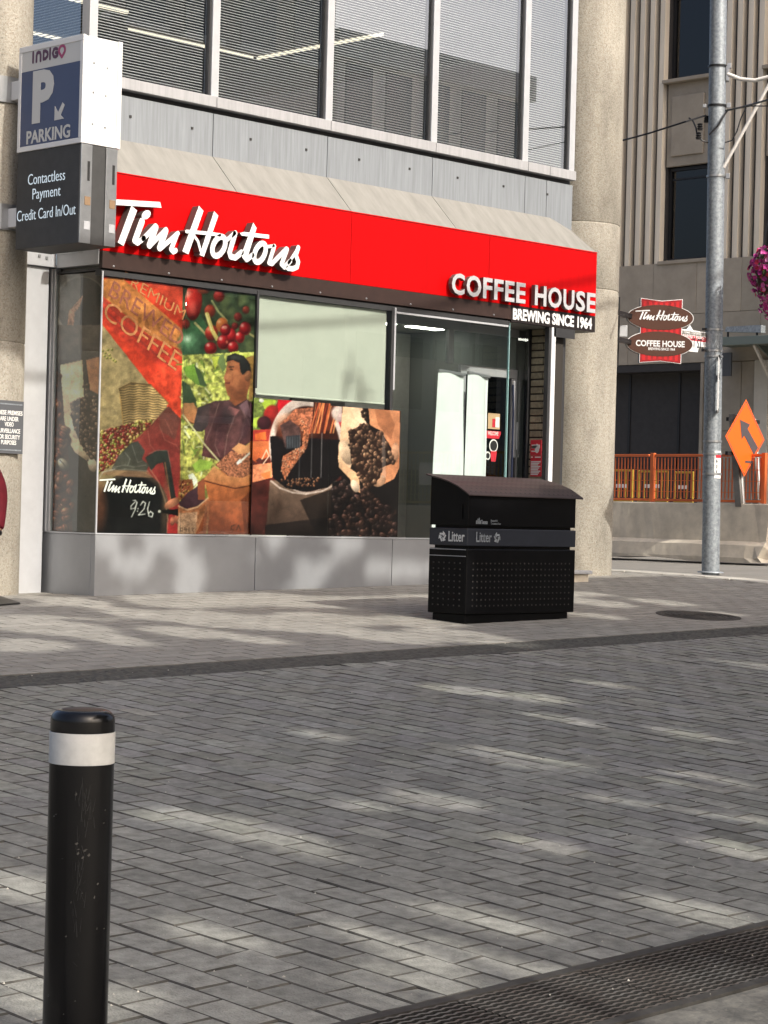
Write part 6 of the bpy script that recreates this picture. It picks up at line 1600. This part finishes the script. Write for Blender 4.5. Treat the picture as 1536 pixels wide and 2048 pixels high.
    Lk([(542, 962), (560, 976), (585, 985), (612, 988), (645, 982), (672, 968)], 3.2, (206, 190, 176), .8)
    # ---------- fourth panel: hands full of beans over a dark heap
    P_([(684, 800), (806, 806), (806, 1090), (660, 1090), (664, 965), (682, 960)], (24, 20, 18), (16, 14, 14))
    heap = [(668, 975), (690, 962), (720, 978), (744, 990), (768, 1005), (796, 1025), (798, 1090), (658, 1090)]
    A.beans(heap, 330, 5, 8.5, [(84, 60, 54), (64, 48, 44), (100, 70, 58), (52, 42, 40)], 31)
    skin_ = (224, 180, 138)
    P_([(686, 806), (728, 808), (734, 860), (700, 880), (706, 920), (698, 945), (676, 918), (678, 900)], skin_, (236, 204, 168), axis=0)
    P_([(736, 808), (800, 812), (799, 935), (788, 958), (760, 972), (745, 968), (748, 952), (770, 930), (785, 900), (762, 862), (740, 850)], (206, 140, 96), (190, 124, 84), axis=0)
    P_([(748, 812), (776, 815), (790, 850), (782, 880), (756, 850)], (130, 76, 48), al=.5)
    E(692, 905, 13, 26, (236, 204, 166), -.35, 1, .1, .45); P_([(676, 910), (690, 928), (718, 950), (720, 985), (708, 982), (700, 958), (678, 935)], (232, 190, 146), (206, 156, 112)); E(710, 972, 8, 13, (240, 212, 180), -.4, 1, .1, .4)
    E(758, 962, 14, 11, (232, 178, 136), -.5, 1, .12, .4); E(790, 905, 8, 20, (224, 166, 126), .1, 1, .12, .4)
    pile = [(696, 862), (712, 856), (728, 845), (745, 862), (764, 866), (780, 900), (790, 925), (764, 935), (760, 955), (742, 975), (732, 985), (718, 950), (702, 925), (700, 890)]
    P_(pile, (40, 26, 20)); A.beans(pile, 330, 3.2, 5.4, [(150, 112, 86), (116, 82, 62), (176, 128, 96), (96, 68, 52)], 33)
    A.beans([(724, 808), (732, 808), (736, 860), (728, 860)], 18, 3.5, 5, [(90, 66, 52), (120, 88, 66)], 35); A.beans([(722, 980), (744, 980), (740, 1010), (726, 1010)], 16, 4, 6, [(84, 60, 50)], 36)
    P_([(764, 870), (770, 870), (772, 955), (764, 955)], (220, 220, 215), al=.22)  # pale strip: glass reflection painted over the beans
shp = dict(parent=shop)
zT, zB = 2.757, .548
for (x0, x1, z1_, lab, nx, nz) in ((.03, .985, zT, 'poster panel with the red banner, wicker basket and coffee pot', 150, 400),
                                (.989, 1.845, zT, 'poster panel with red coffee cherries and a grower in a dark shirt', 130, 400),
                                (1.80, 2.7815, onY(600, 799, .06)[2] - .02, 'poster panel with a cup of coffee being poured', 140, 240), (2.784, float(onY(798, 950, .01)[0]), onY(600, 799, .06)[2] - .04, 'poster panel with hands full of coffee beans', 130, 240)):
    A = Art(sheetY(x0, x1, zB, z1_, nx, nz, (.045 if x0 < 1.5 else .0095))); paint(A); A.build('poster_panel', shop, lab)
# lettering printed across the red banner
def banner_text(body, pa, pb, h, m, bold=.02):
    a, b_ = onY(*pa, .042), onY(*pb, .042); U = np.array([b_[0] - a[0], 0, b_[2] - a[2]]); L = np.linalg.norm(U); U /= L; W = np.array([-U[2], 0, U[0]])
    text('printed_lettering', body, h, (a[0], .0435, a[2]), U, W, (0, -1, 0), [m] * 2, shop, depth=.0005, bold=bold, width=L)
mat('print_tan', (.50, .20, .075), .6, var=.35, vscale=22); mat('print_brown', (.30, .09, .055), .6, var=.3, vscale=22); mat('print_cream', (.85, .84, .8), .5)
banner_text('PREMIUM', (244, 562), (366, 640), .10, 'print_tan', -.005)
banner_text('BREWED', (216, 590), (360, 694), .15, 'print_brown', .0)
banner_text('COFFEE', (204, 632), (352, 742), .17, 'print_tan', -.005)
a, b_ = onY(198, 983, .042), onY(311, 987, .042)
U = Vector((b_[0] - a[0], 0, b_[2] - a[2])).normalized()
script_sign('printed_lettering', (a[0], .0425, a[2] - .01), U, (-U.z * 1, 0, U.x), (0, -1, 0), (Vector(b_) - Vector(a)).length, .0005, 'print_cream', shop)
# narrow poster on the left return
A = Art(sheetX(.03, .655, zB, 2.80, 90, 380))
P_ = A.poly
P_([(80, 510), (215, 510), (215, 1090), (80, 1090)], (66, 52, 44), (40, 36, 34), tex=.2, ts=20)
A.ell(162, 615, 56, 62, (190, 172, 156), 0, 1, .03, .3); A.ell(164, 612, 50, 58, (40, 26, 22), 0, 1, .05, .2)
P_([(113, 540), (161, 540), (160, 660), (130, 655), (113, 630)], (110, 100, 92), al=.7); P_([(138, 622), (166, 590), (160, 612), (150, 625), (146, 660), (134, 655)], (170, 110, 80), tex=.7, ts=2.5)
P_([(100, 650), (205, 650), (205, 720), (100, 720)], (92, 76, 64), (50, 40, 34)); P_([(120, 730), (165, 720), (168, 800), (140, 830), (158, 860), (160, 880), (180, 940), (188, 942), (186, 930), (150, 905), (130, 870), (126, 800)], (226, 190, 154), (206, 164, 124), axis=0)
P_([(172, 720), (205, 712), (200, 790), (180, 780)], (170, 110, 74)); A.ell(152, 858, 14, 20, (230, 198, 164), -.3, 1, .15, .4); A.ell(166, 905, 20, 9, (222, 184, 146), .7, 1, .15, .4); A.ell(185, 930, 9, 14, (226, 190, 156), -.2, 1, .15, .4)
pile = [(140, 805), (165, 795), (195, 790), (195, 910), (182, 920), (160, 885), (146, 850)]
P_(pile, (44, 30, 24)); A.beans(pile, 160, 3, 5, [(136, 104, 84), (110, 80, 64), (160, 120, 96)], 41); A.beans([(165, 765), (175, 765), (178, 800), (168, 800)], 12, 3, 4.5, [(110, 84, 66)], 42)
edge_ = [(98, 735), (116, 745), (136, 900), (146, 1075), (92, 1080)]
P_(edge_, (60, 36, 28)); A.beans(edge_, 150, 7, 11, [(150, 88, 66), (122, 70, 54), (170, 110, 84)], 43); A.bean(126, 928, 13, (200, 180, 150), .9)
P_([(113, 540), (161, 545), (160, 720), (108, 720)], (150, 150, 146), al=.16)  # pale reflection band of the glass, painted into the sheet
A.build('poster_panel', shop, 'narrow poster panel with cup, hand and beans on the left return', 1.9)  # colours lifted to stand in for sky reflected in the glass
